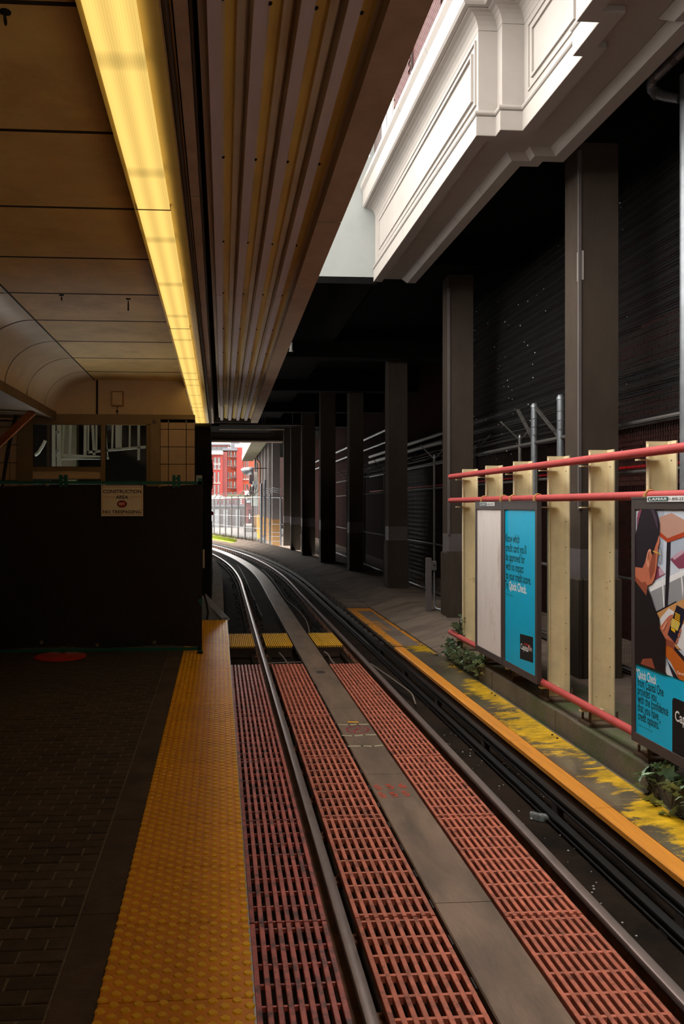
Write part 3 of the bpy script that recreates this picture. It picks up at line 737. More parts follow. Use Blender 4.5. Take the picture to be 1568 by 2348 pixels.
# ================================================================== TACTILE STRIP
ts = thing('tactile_strip', 'yellow tactile warning strip of domed tiles along the platform edge', 'tactile strip', (-.166, 8, 0))
def dome_tile():
    w, l = .604, .611; mb = MB()
    mb.bevbox(-w/2, w/2, -l/2, l/2, -.034, .004, .003)
    nx, ny = 13, 16; px_ = .575/(nx-1); py_ = .58/(ny-1)
    for i in range(nx):
        for j in range(ny):
            if (i+j) % 2: continue
            c = (-.2875+i*px_, -.29+j*py_, .004); n = 10
            r1, r2, h = .0215, .0165, .006
            vs = [(c[0]+r1*math.cos(2*math.pi*k/n), c[1]+r1*math.sin(2*math.pi*k/n), c[2]) for k in range(n)]
            vs += [(c[0]+r2*math.cos(2*math.pi*k/n), c[1]+r2*math.sin(2*math.pi*k/n), c[2]+h) for k in range(n)]
            mb.add(vs, [(k, (k+1) % n, n+(k+1) % n, n+k) for k in range(n)]+[tuple(range(n, 2*n))], 1)
    # fine ribs between the dome columns
    for i in range(nx):
        for k in (-1, 0, 1):
            x = -.2875+i*px_+k*.0125
            for j in range(ny-1):
                if (i+j) % 2: pass
                elif True: continue
                y = -.29+j*py_
                mb.box(x-.0022, x+.0022, y-.017, y+.017, .0035, .0056)
    return mb
o = dome_tile().build('tile', [M['tactile'], M['dome']]); me_t = o.data; bpy.data.objects.remove(o)
for k in range(-5, 18):
    y = 3.35+.617*k
    link(me_t, 'tile', ts, loc=(-.168, y+.3085, random.uniform(-.0012, .0008)))
MB().box(.134, .142, -3, 14.4, -.12, .003).build('edge_strip', M['plate_edge'], ts)

# ================================================================== TRACK
def rail(off, label, clips):
    r = thing('running_rail', label, 'rail', (TC+off, 8, -.38))
    z = -.38
    head = [(off-.034, z-.014), (off-.03, z-.004), (off-.02, z), (off+.02, z), (off+.03, z-.004), (off+.034, z-.014), (off+.033, z-.036), (off-.033, z-.036)]
    sweep(head, -6, 72, step=1.2).build('rail_head', M['rail_top'], r, smooth=True)
    sweep([(off-.032, z-.036), (off+.032, z-.036), (off+.009, z-.055), (off+.009, z-.125), (off+.068, z-.14), (off+.068, z-.15), (off-.068, z-.15), (off-.068, z-.14), (off-.009, z-.125), (off-.009, z-.055)], -6, 72, step=1.2).build('rail_web', M['rail_rust'], r)
    sweep(rect(off-.16, off+.16, z-.25, z-.152), -6, 72, step=1.5).build('rail_plinth', M['bed'], r)
    mb = MB(); mb.box(-.022, .022, -.05, .05, 0, .03); mb.lathe([(.016, 0), (.016, .05), (.008, .06)], (0, 0, .0), 6); o = mb.build('clip', M['rail_rust']); me = o.data; bpy.data.objects.remove(o)
    for i in range(70):
        s = 3.24+.75*i
        for sd in (-1, 1):
            p = trk(s, off+sd*.085); c = link(me, 'clip', r, loc=(p.x, p.y, z-.142))
    return r
rail(-.75, 'steel running rail nearer the platform, with polished head', 1)
rail(.75, 'steel running rail on the far side of the plate, nearer the adverts', 1)

# reaction plate between the rails
rp = thing('reaction_plate', 'grey-brown flat metal reaction plate down the middle of the track', 'rail plate', (TC, 8, -.4))
s = -2.29
while s < 72:
    prof = [(-.175, -.455), (-.175, -.412), (-.168, -.402), (.168, -.402), (.175, -.412), (.175, -.455)]
    sweep(prof, s, s+2.403, step=1.3).build('plate_segment', M['reaction'], rp)
    s += 2.41
sweep(rect(-.165, .165, -.62, -.45), -6, 72).build('plate_support', M['reaction_side'], rp)
for i in range(44):
    s_ = 3.3+.42*i
    for sd in (-1, 1):
        MB().box(TC+sd*.178-.006, TC+sd*.178+.006, s_-.05, s_+.05, -.47, -.425).build('plate_lug', M['reaction_side'], rp)
# spray marks and tape on the plate
def zp(px, p): return on_z(px, p, -.4005)
def stroke(pts, w, name, mat, par):
    mb = MB()
    for i in range(len(pts)-1):
        a, b = zp(*pts[i]), zp(*pts[i+1]); t = (b-a).normalized(); e = Vector((t.y, -t.x, 0))*w/2; q = t*w*.3
        mb.add([a-e-q, a+e-q, b+e+q, b-e+q], [(0, 1, 2, 3)])
    for i, v in enumerate(mb.v): mb.v[i] = (v[0], v[1], -.4012+.0000)
    return mb.build(name, M[mat], par)
el = [(820+25*math.cos(t/14*2*math.pi), 1672.5+8.5*math.sin(t/14*2*math.pi)) for t in range(15)]
stroke(el, .022, 'spray_mark', 'spray_pink', rp); stroke([(806, 1674), (836, 1671)], .022, 'spray_mark', 'spray_pink', rp); stroke([(821, 1668), (812, 1679)], .02, 'spray_mark', 'spray_pink', rp)
stroke([(800, 1655), (818, 1655.5)], .05, 'spray_mark', 'spray_yellow', rp)
for pts in ([(777, 1661), (800, 1662), (820, 1661), (844, 1660.5)], [(786, 1686), (810, 1687), (835, 1685), (860, 1684.5)], [(800, 1711), (830, 1710), (855, 1711), (876, 1708.5)]): stroke(pts, .035, 'tape_strip', 'tape', rp)
c0 = zp(863, 1811); c1 = zp(935, 1806); xd = (c1-c0).normalized(); yd = Vector((-xd.y, xd.x, 0))
text_mesh('spray_lettering', '5 5 6', M['spray_red'], c0+Vector((0, 0, .0006)), xd, yd, (c1-c0).length, .11, rp, .02)
c0 = zp(873, 1829); c1 = zp(943, 1824)
text_mesh('spray_lettering', '5 5 5', M['spray_red'], c0+Vector((0, 0, .0006)), xd, yd, (c1-c0).length, .11, rp, .02)
mb = MB(); p = zp(735, 1541); mb.add([(p.x+.07*math.cos(t*math.pi/6), p.y+.1*math.sin(t*math.pi/6), -.4011) for t in range(12)], [tuple(range(12))]); mb.build('oil_spot', M['reaction_side'], rp)

# gratings: each panel a thing, each bar a part
GY = [1.67, 3.22, 4.77, 6.33, 7.88, 9.44, 10.99, 12.55]
def protos(nb, x0, x1, L, bwid, ncross, kind):
    pitch = (x1-x0-bwid)/(nb-1)
    b = MB().bevbox(-bwid/2, bwid/2, -L/2, L/2, -.042, 0, .003)
    return pitch, b
def grating(x0, x1, y0, y1, nb, bwid, ncross, cz, cw, ch, mat, label, grp, mat2=None, zt=-.40, thick=.042, frame=False):
    g = thing('track_grating', label, 'grating', ((x0+x1)/2, (y0+y1)/2, zt), grp)
    L = y1-y0; pitch = (x1-x0-bwid)/(nb-1); key = (round(L, 3), bwid, thick, mat)
    if key not in GC:
        o = MB().bevbox(-bwid/2, bwid/2, -L/2, L/2, -thick, 0, .003).build('bar', M[mat]); GC[key] = o.data; bpy.data.objects.remove(o)
    for i in range(nb): link(GC[key], 'bar', g, loc=(x0+bwid/2+i*pitch, (y0+y1)/2, zt+random.uniform(-.0015, .0015)))
    k2 = (round(x1-x0, 3), cw, ch, mat)
    if k2 not in GC:
        o = MB().box(-(x1-x0)/2, (x1-x0)/2, -cw/2, cw/2, -ch, 0).build('cross_bar', M[mat2 or mat]); GC[k2] = o.data; bpy.data.objects.remove(o)
    for j in range(ncross):
        link(GC[k2], 'cross_bar', g, loc=((x0+x1)/2, y0+.035+j*(L-.07)/(ncross-1), zt-cz))
    return g
GC = {}
order = ['nearest the camera', 'second from the camera', 'third from the camera', 'fourth from the camera', 'fifth from the camera', 'sixth from the camera', 'farthest back']
for i in range(7):
    y0, y1 = GY[i]+.006, GY[i+1]-.006
    grating(.172, .605, y0, y1, 9, .0285, 9, .016, .014, .024, 'grate_left', 'worn red grating between platform edge and left rail, '+order[i], 'gratings beside the platform edge')
    grating(.772, 1.236, y0+.02, y1+.02, 9, .027, 9, .0025, .020, .036, 'grate', 'rust-red grating between left rail and reaction plate, '+order[i], 'gratings left of the reaction plate')
    grating(1.632, 2.083, y0-.02, y1-.02, 10, .025, 9, .0025, .020, .036, 'grate', 'rust-red grating between reaction plate and right rail, '+order[i], 'gratings right of the reaction plate')
for x0, x1, nm in ((.165, .60, 'beside the tactile strip'), (.79, 1.235, 'left of the reaction plate'), (1.64, 2.08, 'right of the reaction plate')):
    g = grating(x0, x1, 14.2, 15.62, 14, .014, 12, .012, .022, .026, 'grate_yellow', 'yellow slotted walkway grating '+nm, 'yellow gratings across the track', zt=-.40)
    MB().box(x0+.02, x1-.02, 14.23, 14.27, -.6, -.44).build('support', M['grate_dark'], g); MB().box(x0+.02, x1-.02, 15.5, 15.55, -.6, -.44).build('support', M['grate_dark'], g)
    for i in range(14): MB().box(x0+i*(x1-x0-.016)/13, x0+.016+i*(x1-x0-.016)/13, 14.195, 14.2, -.47, -.405).build('tooth', M['grate_dark'], g)
# grating bearers across the pit
for x0, x1, nm in ((.17, .61, 'beside the platform'), (.77, 1.24, 'left of the plate'), (1.63, 2.085, 'right of the plate')):
    b = thing('grating_bearer', 'dark steel bearers under the red gratings '+nm, 'bearer', (x0, 6, -.5))
    for y in GY: MB().box(x0, x1, y-.04, y+.04, -.5, -.443).build('beam', M['grate_dark'], b); MB().box(x0+.03, x0+.08, y-.04, y+.04, -.62, -.5).build('foot', M['grate_dark'], b)
    for y in GY: MB().box(x1-.08, x1-.03, y-.04, y+.04, -.62, -.5).build('foot', M['grate_dark'], b)

# loose cables in the track
def cable(pts, r, label, mat='cable', grp=None, sub=3):
    P = []
    for i in range(len(pts)-1):
        for k in range(sub): P.append(Vector(pts[i]).lerp(Vector(pts[i+1]), k/sub))
    P.append(Vector(pts[-1]))
    Q = [P[0]]+[(P[i-1]+P[i]*2+P[i+1])/4 for i in range(1, len(P)-1)]+[P[-1]]
    return tag(MB().tube(Q, r, 6).build('cable', M[mat], smooth=True), label, 'cable', grp)
zb = -.60
def cpx(L, z=zb): return [on_z(a, b, z) for a, b in L]
cable(cpx([(530, 1283), (549, 1300), (566, 1335), (577, 1362), (585, 1377)]), .012, 'pale wavy cable along the trackbed left of the reaction plate')
cable(cpx([(572, 1284), (592, 1298), (610, 1312), (625, 1330), (640, 1352), (655, 1376)]), .012, 'pale wavy cable along the trackbed right of the reaction plate')
cable(cpx([(656, 1376), (680, 1395), (702, 1420), (708, 1440), (709, 1450)]), .014, 'grey cable reaching the right yellow grating')
cable(cpx([(588, 1385), (594, 1400), (602, 1413)]), .012, 'short grey cable end left of the reaction plate')
cable(cpx([(640, 1497), (648, 1505), (655, 1515), (662, 1524)], -.5), .012, 'thin cable dropping beside the middle yellow grating')
cable(cpx([(744, 1495), (752, 1500), (760, 1515), (768, 1523)], -.5), .014, 'tan cable between right yellow and red gratings')
cable(cpx([(613, 1521), (650, 1519), (690, 1518)], -.42), .008, 'thin wire across the end of the middle red grating')
cable([on_z(850, 1522, -.5), on_z(890, 1550, -.5), on_z(925, 1575, -.5), on_z(945, 1590, -.5), on_z(953, 1615, -.58)], .01, 'thin grey wire lying right of the right rail')

# bottle and grit in the gutter
p = on_z(1252, 1880, -.60)
bt = thing('plastic_bottle', 'crushed clear plastic bottle lying in the gutter right of the rail', 'bottle', tuple(p))
pr_ = [(0, -.13), (.03, -.128), (.034, -.11), (.030, -.06), (.034, -.02), (.032, .04), (.026, .065), (.013, .085), (.013, .1)]
ax = Vector((.8, -.6, 0)); e1 = Vector((.6, .8, 0)); mb = MB(); vs = []; n = 10
for r, t in pr_: vs += [p+Vector((0, 0, .015))+ax*t+(e1*math.cos(2*math.pi*k/n)+Vector((0, 0, 1))*math.sin(2*math.pi*k/n))*max(r, .004) for k in range(n)]
mb.add(vs, [(i*n+k, i*n+(k+1) % n, (i+1)*n+(k+1) % n, (i+1)*n+k) for i in range(len(pr_)-1) for k in range(n)]); mb.build('body', M['plastic'], bt, smooth=True)
MB().tube([p+ax*.095+Vector((0, 0, .015)), p+ax*.118+Vector((0, 0, .015))], .015, 10).build('cap', M['ink_white'], bt)
gr = MB()
for i in range(170):
    s_ = random.uniform(3.5, 9.5); x = random.uniform(2.3, 2.85) if random.random() < .8 else random.choice([.68, 1.25])+random.uniform(-.02, .06)
    r = random.uniform(.004, .011); gr.lathe([(r*.6, 0), (r, r*.5), (r*.4, r)], (x, s_, -.62), 5)
gr = gr.build('pebble_litter', M['gravel']); tag(gr, 'pale grit scattered in the dark gutter beside the right rail', 'grit', kind='stuff')
gr = MB()
for i in range(330):
    s_ = random.uniform(15.8, 30); o_ = random.choice([-.75, .75])+random.choice([-1, 1])*random.uniform(.1, .26)
    q = trk(s_, o_); r = random.uniform(.012, .03); gr.lathe([(r*.7, 0), (r, r*.5), (r*.4, r)], (q.x, q.y, -.615), 5)
tag(gr.build('ballast_litter', M['bed']), 'dark stones scattered along the rails beyond the yellow gratings', 'stones', kind='stuff')
# the gutter floor right of the rail, and left edge kerb beyond the platform
ke = struct(sweep(rect(-1.62, -1.34, -.62, -.17), 17.2, 72).build('trim_kerb', M['kerb']))
struct(sweep(rect(-3.4, -1.62, -.9, -.5), 14.6, 72).build('floor_service_strip', M['bed']))

# power rails on the far side of the track
for k, (o0, o1, z0, z1, lab) in enumerate(((1.20, 1.26, -.60, -.53, 'lower black power rail in the gutter beside the right rail'), (1.30, 1.36, -.50, -.43, 'upper black power rail tucked under the orange cover board'))):
    pr2 = thing('power_rail', lab, 'power rail', (TC+o0, 8, z0))
    w = o1-o0
    sweep([(o0, z0), (o1, z0), (o1, z0+.015), (o0+w*.65, z0+.02), (o0+w*.65, z1-.02), (o1, z1-.015), (o1, z1), (o0, z1), (o0, z1-.015), (o0+w*.35, z1-.02), (o0+w*.35, z0+.02), (o0, z0+.015)], -6, 72, step=1.5).build('rail_profile', M['power_black'], pr2)
    sweep(rect(o0+.01, o0+.03, z1, z1+.006), 15, 72, step=1.5).build('contact_strip', M['power_alu'], pr2)
    for i in range(14):
        p = trk(3+i*1.9, (o0+o1)/2); MB().box(p.x-.03, p.x+.03, p.y-.05, p.y+.05, -.62, z0).build('insulator', M['ink_white'] if False else M['reaction_side'], pr2)
for i in range(11):  # metal bars added to stand in for glints on the power rail
    p0 = trk(14.2+i*.52, 1.33); p1 = trk(14.2+i*.52+.28, 1.33)
    tag(MB().bar(p0+Vector((0, 0, -.405)), p1+Vector((0, 0, -.405)), .03, .03).build('rail_glint', M['power_alu']), ['first', 'second', 'third', 'fourth', 'fifth', 'sixth', 'seventh', 'eighth', 'ninth', 'tenth', 'eleventh'][i]+' added glint bar on the black power rail, counted from the yellow gratings', 'bracket', 'glint bars along the power rail')

# orange cover board and worn glossy sheet above the power rails
cb = thing('cover_board', 'orange-painted timber cover board along the top of the power rail', 'cover board', (2.92, 8, -.36))
sh = thing('cover_sheet', 'glossy plastic sheet with worn yellow paint behind the orange board', 'cover sheet', (3.17, 8, -.35))
J = [-1.23+1.88*k for k in range(0, 9)]
for k in range(len(J)-1):
    y0, y1 = J[k]+.003, min(J[k+1], 13.7)-.003
    if y0 > 13.4: break
    vs = [(x, y, z) for y in (y0, y1) for x, z in ((2.85, -.405), (2.85, -.368), (2.858, -.36), (2.99, -.36), (2.99, -.405))]
    n = 5; MB().add(vs, [(i, (i+1) % n, n+(i+1) % n, n+i) for i in range(n)]+[tuple(range(n)), tuple(range(2*n-1, n-1, -1))]).build('plank', M['cover'], cb)
    vs = [(x, y, z) for y in (y0, y1) for x, z in ((2.992, -.366), (3.345, -.345), (3.345, -.333), (2.992, -.354))]
    n = 4; MB().add(vs, [(i, (i+1) % n, n+(i+1) % n, n+i) for i in range(n)]+[tuple(range(n)), tuple(range(2*n-1, n-1, -1))]).build('panel', M['sheet'], sh)
    for yy in (y0+.06, y1-.06): MB().lathe([(.012, 0), (.012, .008), (.006, .012)], (3.3, yy, -.337), 6).build('bolt', M['black'], sh)
MB().box(2.87, 2.93, -2, 13.7, -.62, -.405).build('board_riser', M['cover_side'], cb)
MB().box(3.345, 3.375, -2, 13.0, -.4, -.338).build('edge_angle', M['ledge'], sh)
# painted cover beyond: grey with yellow borders, then bare concrete
c2 = thing('painted_cover', 'grey cover with yellow painted borders beyond the glossy sheet', 'cover', (2.9, 16, -.35))
for k in range(3):
    s0, s1 = 13.72+k*1.72, 13.72+k*1.72+1.7
    sweep(rect(1.40, 1.93, -.40, -.352), s0, s1).build('slab', M['slab'], c2)
    sweep(rect(1.40, 1.56, -.352, -.348), s0, s1).build('yellow_border', M['paint_worn'], c2)
    sweep(rect(1.86, 1.925, -.352, -.348), s0, s1).build('yellow_border', M['paint_worn'], c2)
    if k == 2: sweep(rect(1.56, 1.86, -.352, -.348), s1-.5, s1).build('yellow_border', M['paint_worn'], c2)
    for j in range(9 if k == 1 else 0): sweep(rect(1.56, 1.72, -.352, -.3495), s0+.15*j, s0+.15*j+.05).build('hatch_line', M['paint_worn'], c2)
sweep(rect(1.42, 1.5, -.62, -.4), 13.7, 18.9).build('riser', M['cover_side'], c2)
k2 = struct(sweep(rect(1.42, 1.93, -.62, -.34), 18.9, 70).build('trim_cable_trough', M['slab']))
for k in range(28):
    sweep(rect(1.45, 1.92, -.34, -.325), 18.95+k*1.5, 18.95+k*1.5+1.48, step=.8).build('trough_lid', M['slab'], k2)

# ================================================================== RIGHT SIDE: columns, posts, adverts, fence
def column(X, Y, w, d, label, plinth=True, z1=6.3, zb=-.13, chips=False):
    c = thing('column', label, 'column', (X, Y, zb), 'concrete columns along the walkway')
    MB().bevbox(X, X+w, Y, Y+d, zb+1.55, z1, .001).build('shaft', M['column'], c)
    MB().box(X+.0, X+w, Y, Y+d, zb+1.2, zb+1.55).build('grey_band', M['column_band'], c)
    if plinth:
        MB().bevbox(X-.03, X+w+.03, Y-.03, Y+d+.03, zb, zb+1.2, .02).build('plinth', M['plinth'], c)
    else: MB().box(X, X+w, Y, Y+d, zb, zb+1.2).build('lower_shaft', M['plinth'], c)
    return c
c = column(4.32, 9.92, .47, .45, 'tall concrete column behind the red rails, between the two adverts')
MB().box(4.315, 4.36, 9.91, 10.0, 4.65, 5.0).build('chipped_patch', M['stone'], c)
MB().box(4.295, 4.33, 9.905, 9.94, 1.9, 6.2).build('corner_angle', M['column_band'], c)
MB().box(4.33, 4.345, 9.885, 9.9, -.13, 1.07).build('plinth_joint', M['trim_dark'], c)
c = column(4.27, 15.57, .46, .45, 'concrete column with rust-streaked plinth behind the blank white panel')
MB().box(4.25, 4.29, 15.555, 15.6, 1.4, 6).build('corner_angle', M['column_band'], c)
MB().box(4.21, 4.52, 15.45, 15.54, -.13, 1.1).build('plinth_facing', M['plinth'], c)
column(4.27, 21.22, .48, .45, 'dim concrete column beside the chain-link fence, third along the walkway')
column(4.15, 26.9, .45, .5, 'dark column, fourth along the walkway, in deep shade', False, 6.2)
column(3.72, 31.0, .55, .5, 'dark column, fifth along the walkway, nearing the daylight', False, 6.2)
column(3.5, 35.7, .55, .5, 'dark column, sixth along the walkway, with a thin bright edge', False, 6.2)
column(3.36, 39.6, .45, .5, 'dark column, seventh along the walkway, edge lit from beyond', False, 6.2)
column(3.36, 44.0, .36, .5, 'dark column, last before the daylight beside the far fence', False, 6.2)
for k in range(7):
    y = 49.5+k*4.2
    c = thing('column', ['first', 'second', 'third', 'fourth', 'fifth', 'sixth', 'seventh'][k]+' grey column beyond the deck, with orange paint on its foot', 'column', (3.15, y, -.3), 'columns with orange feet beyond the deck')
    MB().box(3.1, 3.55, y, y+.45, 1.15, 6.2).build('shaft', M['column_band'], c); MB().box(3.1, 3.55, y, y+.45, -.4, 1.15).build('painted_foot', M['orange_paint'], c)

# tan channel posts carrying the red rails
PX = 3.50
def post(Y, label):
    p = thing('steel_post', label, 'post', (PX, Y, -.13), 'tan channel posts carrying the red rails')
    z0, z1 = -.10, 2.47
    t = .012; w = .19; dp = .13
    # channel open towards the camera: back web and two flanges
    MB().box(PX, PX+w, Y, Y+t, z0, z1).build('web', M['post'], p)
    MB().box(PX, PX+t, Y-.03, Y, z0, z1-.02).build('flange', M['post'], p)
    MB().box(PX+w-t, PX+w, Y-dp, Y, z0, z1).build('flange', M['post'], p)
    MB().bevbox(PX-.06, PX+w+.06, Y-.14, Y+.1, -.128, -.09, .008).build('base_plate', M['post_base'], p)
    for bx, by in ((-.035, -.1), (w+.035, -.1), (-.035, .06), (w+.035, .06)):
        MB().tube([(PX+bx, Y+by, -.09), (PX+bx, Y+by, .01)], .011, 6).build('bolt', M['post_base'], p)
    for z in (2.31, 1.92): MB().box(PX-.1, PX+.1, Y-.05, Y-.0, z, z+.012).build('bracket', M['post'], p)
    MB().box(PX-.1, PX+.12, Y-.06, Y-.0, .0, .02).build('bracket', M['post'], p)
    for k in range(9):
        MB().tube([(PX+w-t-.003, Y-.06, .15+k*.27), (PX+w-t, Y-.06, .15+k*.27)], .006, 6).build('bolt_hole', M['black'], p)
    return p
for Y, lab in ((12.05, 'tan steel post at the far end of the red rails, left of the blank panel'), (10.98, 'tan steel post behind the blank white panel'), (9.92, 'tan steel post behind the cyan advert'),
               (8.86, 'tan steel post just right of the cyan advert'), (7.84, 'tan steel post between the big concrete column and the photo advert'), (6.75, 'tan steel post behind the photo advert')):
    post(Y, lab)
post(5.6, 'tan steel post behind the photo advert, out past its edge')
# red pipes
RX = 3.42
def redpipe(z, y0, y1, lab, r=.037):
    p = thing('red_rail', lab, 'rail', (RX, y1, z))
    n = 9
    MB().tube([(RX, y1+(y0-y1)*i/n, z) for i in range(n+1)], r, 14).build('pipe', M['redpipe'], p, smooth=True)
    MB().lathe([(r*.9, 0), (r*.5, .01)], (0, 0, 0), 10) if False else None
    MB().tube([(RX, y1, z), (RX, y1+.012, z)], r*.93, 14).build('end_cap', M['redpipe'], p)
    return p
redpipe(2.372, 2, 12.4, 'salmon-red pipe rail, topmost, running across the tops of the tan posts')
redpipe(2.022, 2, 12.4, 'salmon-red pipe rail along the top edges of the advert frames')
redpipe(.072, 2, 12.4, 'salmon-red pipe rail at the feet of the adverts')

# adverts
AX = 3.345                                            # front face plane of the frames
def P(px, p, d=0): q = on_x(px, p, AX); return q.y, q.z
def board(name, label, Y0, Y1, z0, z1, mat, fw=.055, top=.085, right=True):
    b = thing(name, label, 'advert', (AX, Y1, z0))
    MB().box(AX+.012, AX+.05, Y0+.02, Y1-.02, z0+.02, z1-.02).build('panel', M[mat], b)
    def fr(a, c, e, f, nm): MB().add([(AX+.05, a, e), (AX+.05, c, e), (AX+.05, c, f), (AX+.05, a, f), (AX, a, e), (AX, c, e), (AX, c, f), (AX, a, f)],
        [(0, 1, 2, 3), (4, 7, 6, 5), (0, 4, 5, 1), (1, 5, 6, 2), (2, 6, 7, 3), (3, 7, 4, 0)]).build(nm, M['frame'], b)
    fr(Y1-fw, Y1, z0, z1, 'frame_side'); fr(Y0, Y0+fw, z0, z1, 'frame_side')
    fr(Y0+fw, Y1-fw, z0, z0+.075, 'frame_bottom'); fr(Y0+fw+.001, Y1-fw-.001, z1-top, z1, 'frame_header')
    MB().box(AX-.004, AX, Y0, Y1, z1-.002, z1+.01).build('frame_lip', M['galv_dark'], b)
    for yy in (Y1-.16, Y0+.16):
        mb = MB(); mb.tube([(RX+.044*math.cos(t), yy, 2.022+.044*math.sin(t)) for t in [math.radians(200-20*i) for i in range(13)]], .011, 6)
        mb.box(RX-.052, RX-.036, yy-.02, yy+.02, z1-.03, 2.03); mb.build('hanging_strap', M['strap'], b)
    return b
ZB0, ZB1 = .055, 1.985
b1 = board('advert_board', 'blank white panel in a dark frame, leftmost on the red rails', 9.86, 10.93, ZB0, ZB1, 'blank')
b2 = board('advert_board', 'cyan advert with dark lettering and a white Quick Check line', 8.76, 9.845, ZB0, ZB1, 'cyan')
b3 = board('advert_board', 'large advert with photo of a dark-haired person in glasses holding a phone', 4.60, 6.70, ZB0-.015, ZB1+.015, 'cyan')
XD, YD_ = (0, -1, 0), (0, 0, 1)
def ad_text(body, mat, pxl, pxr, base, cap, par, bold=.006, X=AX+.011, name='lettering'):
    a = on_x(pxl, base, X); c = on_x(pxr, base, X)
    return text_mesh(name, body, M[mat], a, XD, YD_, abs(a.y-c.y), cap, par, bold)
# LAMAR plates
def plate(px0, px1, y0, y1, par, txt=True):
    a = on_x(px0, y1, AX); c = on_x(px1, y0, AX); w = a.y-c.y; h = c.z-a.z
    MB().box(AX-.006, AX-.0005, c.y, a.y, a.z, a.z+h).build('name_plate', M['ink_white'], par)
    mb = MB(); y1_ = a.y-.02*w; y0_ = a.y-.5*w; r = .018
    pts = []
    for cyx, czz, a0 in ((y0_+r, a.z+h*.12+r, 180), (y1_-r, a.z+h*.12+r, 270), (y1_-r, a.z+h*.88-r, 0), (y0_+r, a.z+h*.88-r, 90)):
        pts += [(AX-.0075, cyx+r*math.cos(math.radians(a0+t)), czz+r*math.sin(math.radians(a0+t))) for t in (0, 30, 60, 90)]
    mb.prism(pts, (.0015, 0, 0)); mb.build('name_badge', flat('badge_green', (66, 96, 92)), par)
    text_mesh('lettering', 'LAMAR', M['ink_white'], (AX-.0082, y1_-.035*w, a.z+h*.28), XD, YD_, w*.41, h*.44, par, .015, .15)
    text_mesh('lettering', '1-800-233-99', M['ink'], (AX-.0066, y0_-.02*w, a.z+h*.24), XD, YD_, w*.44, h*.5, par, .01)
plate(1101, 1134, 1151.5, 1160, b1); plate(1485, 1590, 1136, 1151, b3)
for i, (t, r, base) in enumerate((('Know which', 1191, 1242), ("credit card you'll", 1206.6, 1263.5), ('be approved for', 1203, 1284.5), ('with no impact', 1200, 1305.5), ('to your credit score.', 1216.8, 1326.5))):
    ad_text(t, 'ink', 1159.5, r, base, .095, b2)
ad_text('Try', 'ink', 1158.4, 1165.6, 1348.5, .095, b2); ad_text('Quick Check.', 'ink_white', 1167.2, 1207, 1350.5, .095, b2, .018)
ad_text('Conditions may apply', 'ink', 1158.6, 1176, 1362.5, .016, b2, .0)
def poly_px(L, X, mat_i, mb):
    pts = [on_x(a, b, X) for a, b in L]; mb.add(pts, [tuple(range(len(pts)))], mat_i)
lg_ = MB(); poly_px([(1192, 1453), (1222, 1461), (1222, 1520), (1192, 1510)], AX+.0112, 0, lg_); lg_.build('logo_block', M['ink'], b2)
ad_text('Capital', 'ink_white', 1193.5, 1211, 1487, .062, b2, .015, AX+.0106); ad_text('One', 'ink_white', 1211.6, 1219.6, 1491.5, .062, b2, -.005, AX+.0106)
sw_ = MB(); poly_px([(1199, 1476), (1205, 1475), (1212, 1478), (1216, 1484), (1216, 1490), (1213, 1489), (1212, 1484), (1207, 1479)], AX+.0105, 0, sw_); sw_.build('logo_swoosh', M['ink_red'], b2)
ZS = P(1458, 1521)[1]
for i, (t, l, r, base) in enumerate((('from Capital One', 1462, 1521, 1572), ('provides you', 1462, 1505, 1590.5), ('with the confidence', 1462, 1532, 1609.5), ('that you have', 1462, 1509.6, 1628.8), ('credit options.\u201d', 1462.6, 1514.5, 1648.5))):
    ad_text(t, 'ink', l, r, base, .070, b3, .004)
ad_text('\u201cQuick Check', 'ink_white', 1458.5, 1505, 1551.5, .070, b3, .016)
ad_text('Conditions and restrictions apply', 'ink', 1463, 1496, 1662, .012, b3, 0)
lg_ = MB(); a = on_x(1541, 1598, AX+.011); c = on_x(1544, 1683, AX+.011); yl = a.y; z1, z0 = a.z, a.z-.43
r = .03; pts = [(AX+.0112, yl, z0+r), (AX+.0112, yl, z1-r), (AX+.0112, yl-r*.3, z1-r*.3), (AX+.0112, yl-r, z1), (AX+.0112, yl-.5, z1), (AX+.0112, yl-.5, z0), (AX+.0112, yl-r, z0), (AX+.0112, yl-r*.3, z0+r*.3)]
lg_.add(pts, [tuple(range(8))]); lg_.build('logo_block', M['ink'], b3)
q = on_x(1547.5, 1651.5, AX+.0106); text_mesh('lettering', 'Capital', M['ink_white'], q, XD, YD_, .25, .075, b3, .016); text_mesh('lettering', 'One', M['ink_white'], q+Vector((0, -.26, 0)), XD, YD_, .13, .075, b3, -.005)
sw_ = MB(); y_, z_ = q.y-.10, q.z+.09
sw_.add([(AX+.0105, y_-t[0], z_+t[1]) for t in ((0, .02), (.1, .05), (.2, .035), (.25, -.01), (.24, -.07), (.215, -.08), (.2, -.02), (.12, .02))], [tuple(range(8))]); sw_.build('logo_swoosh', M['ink_red'], b3)
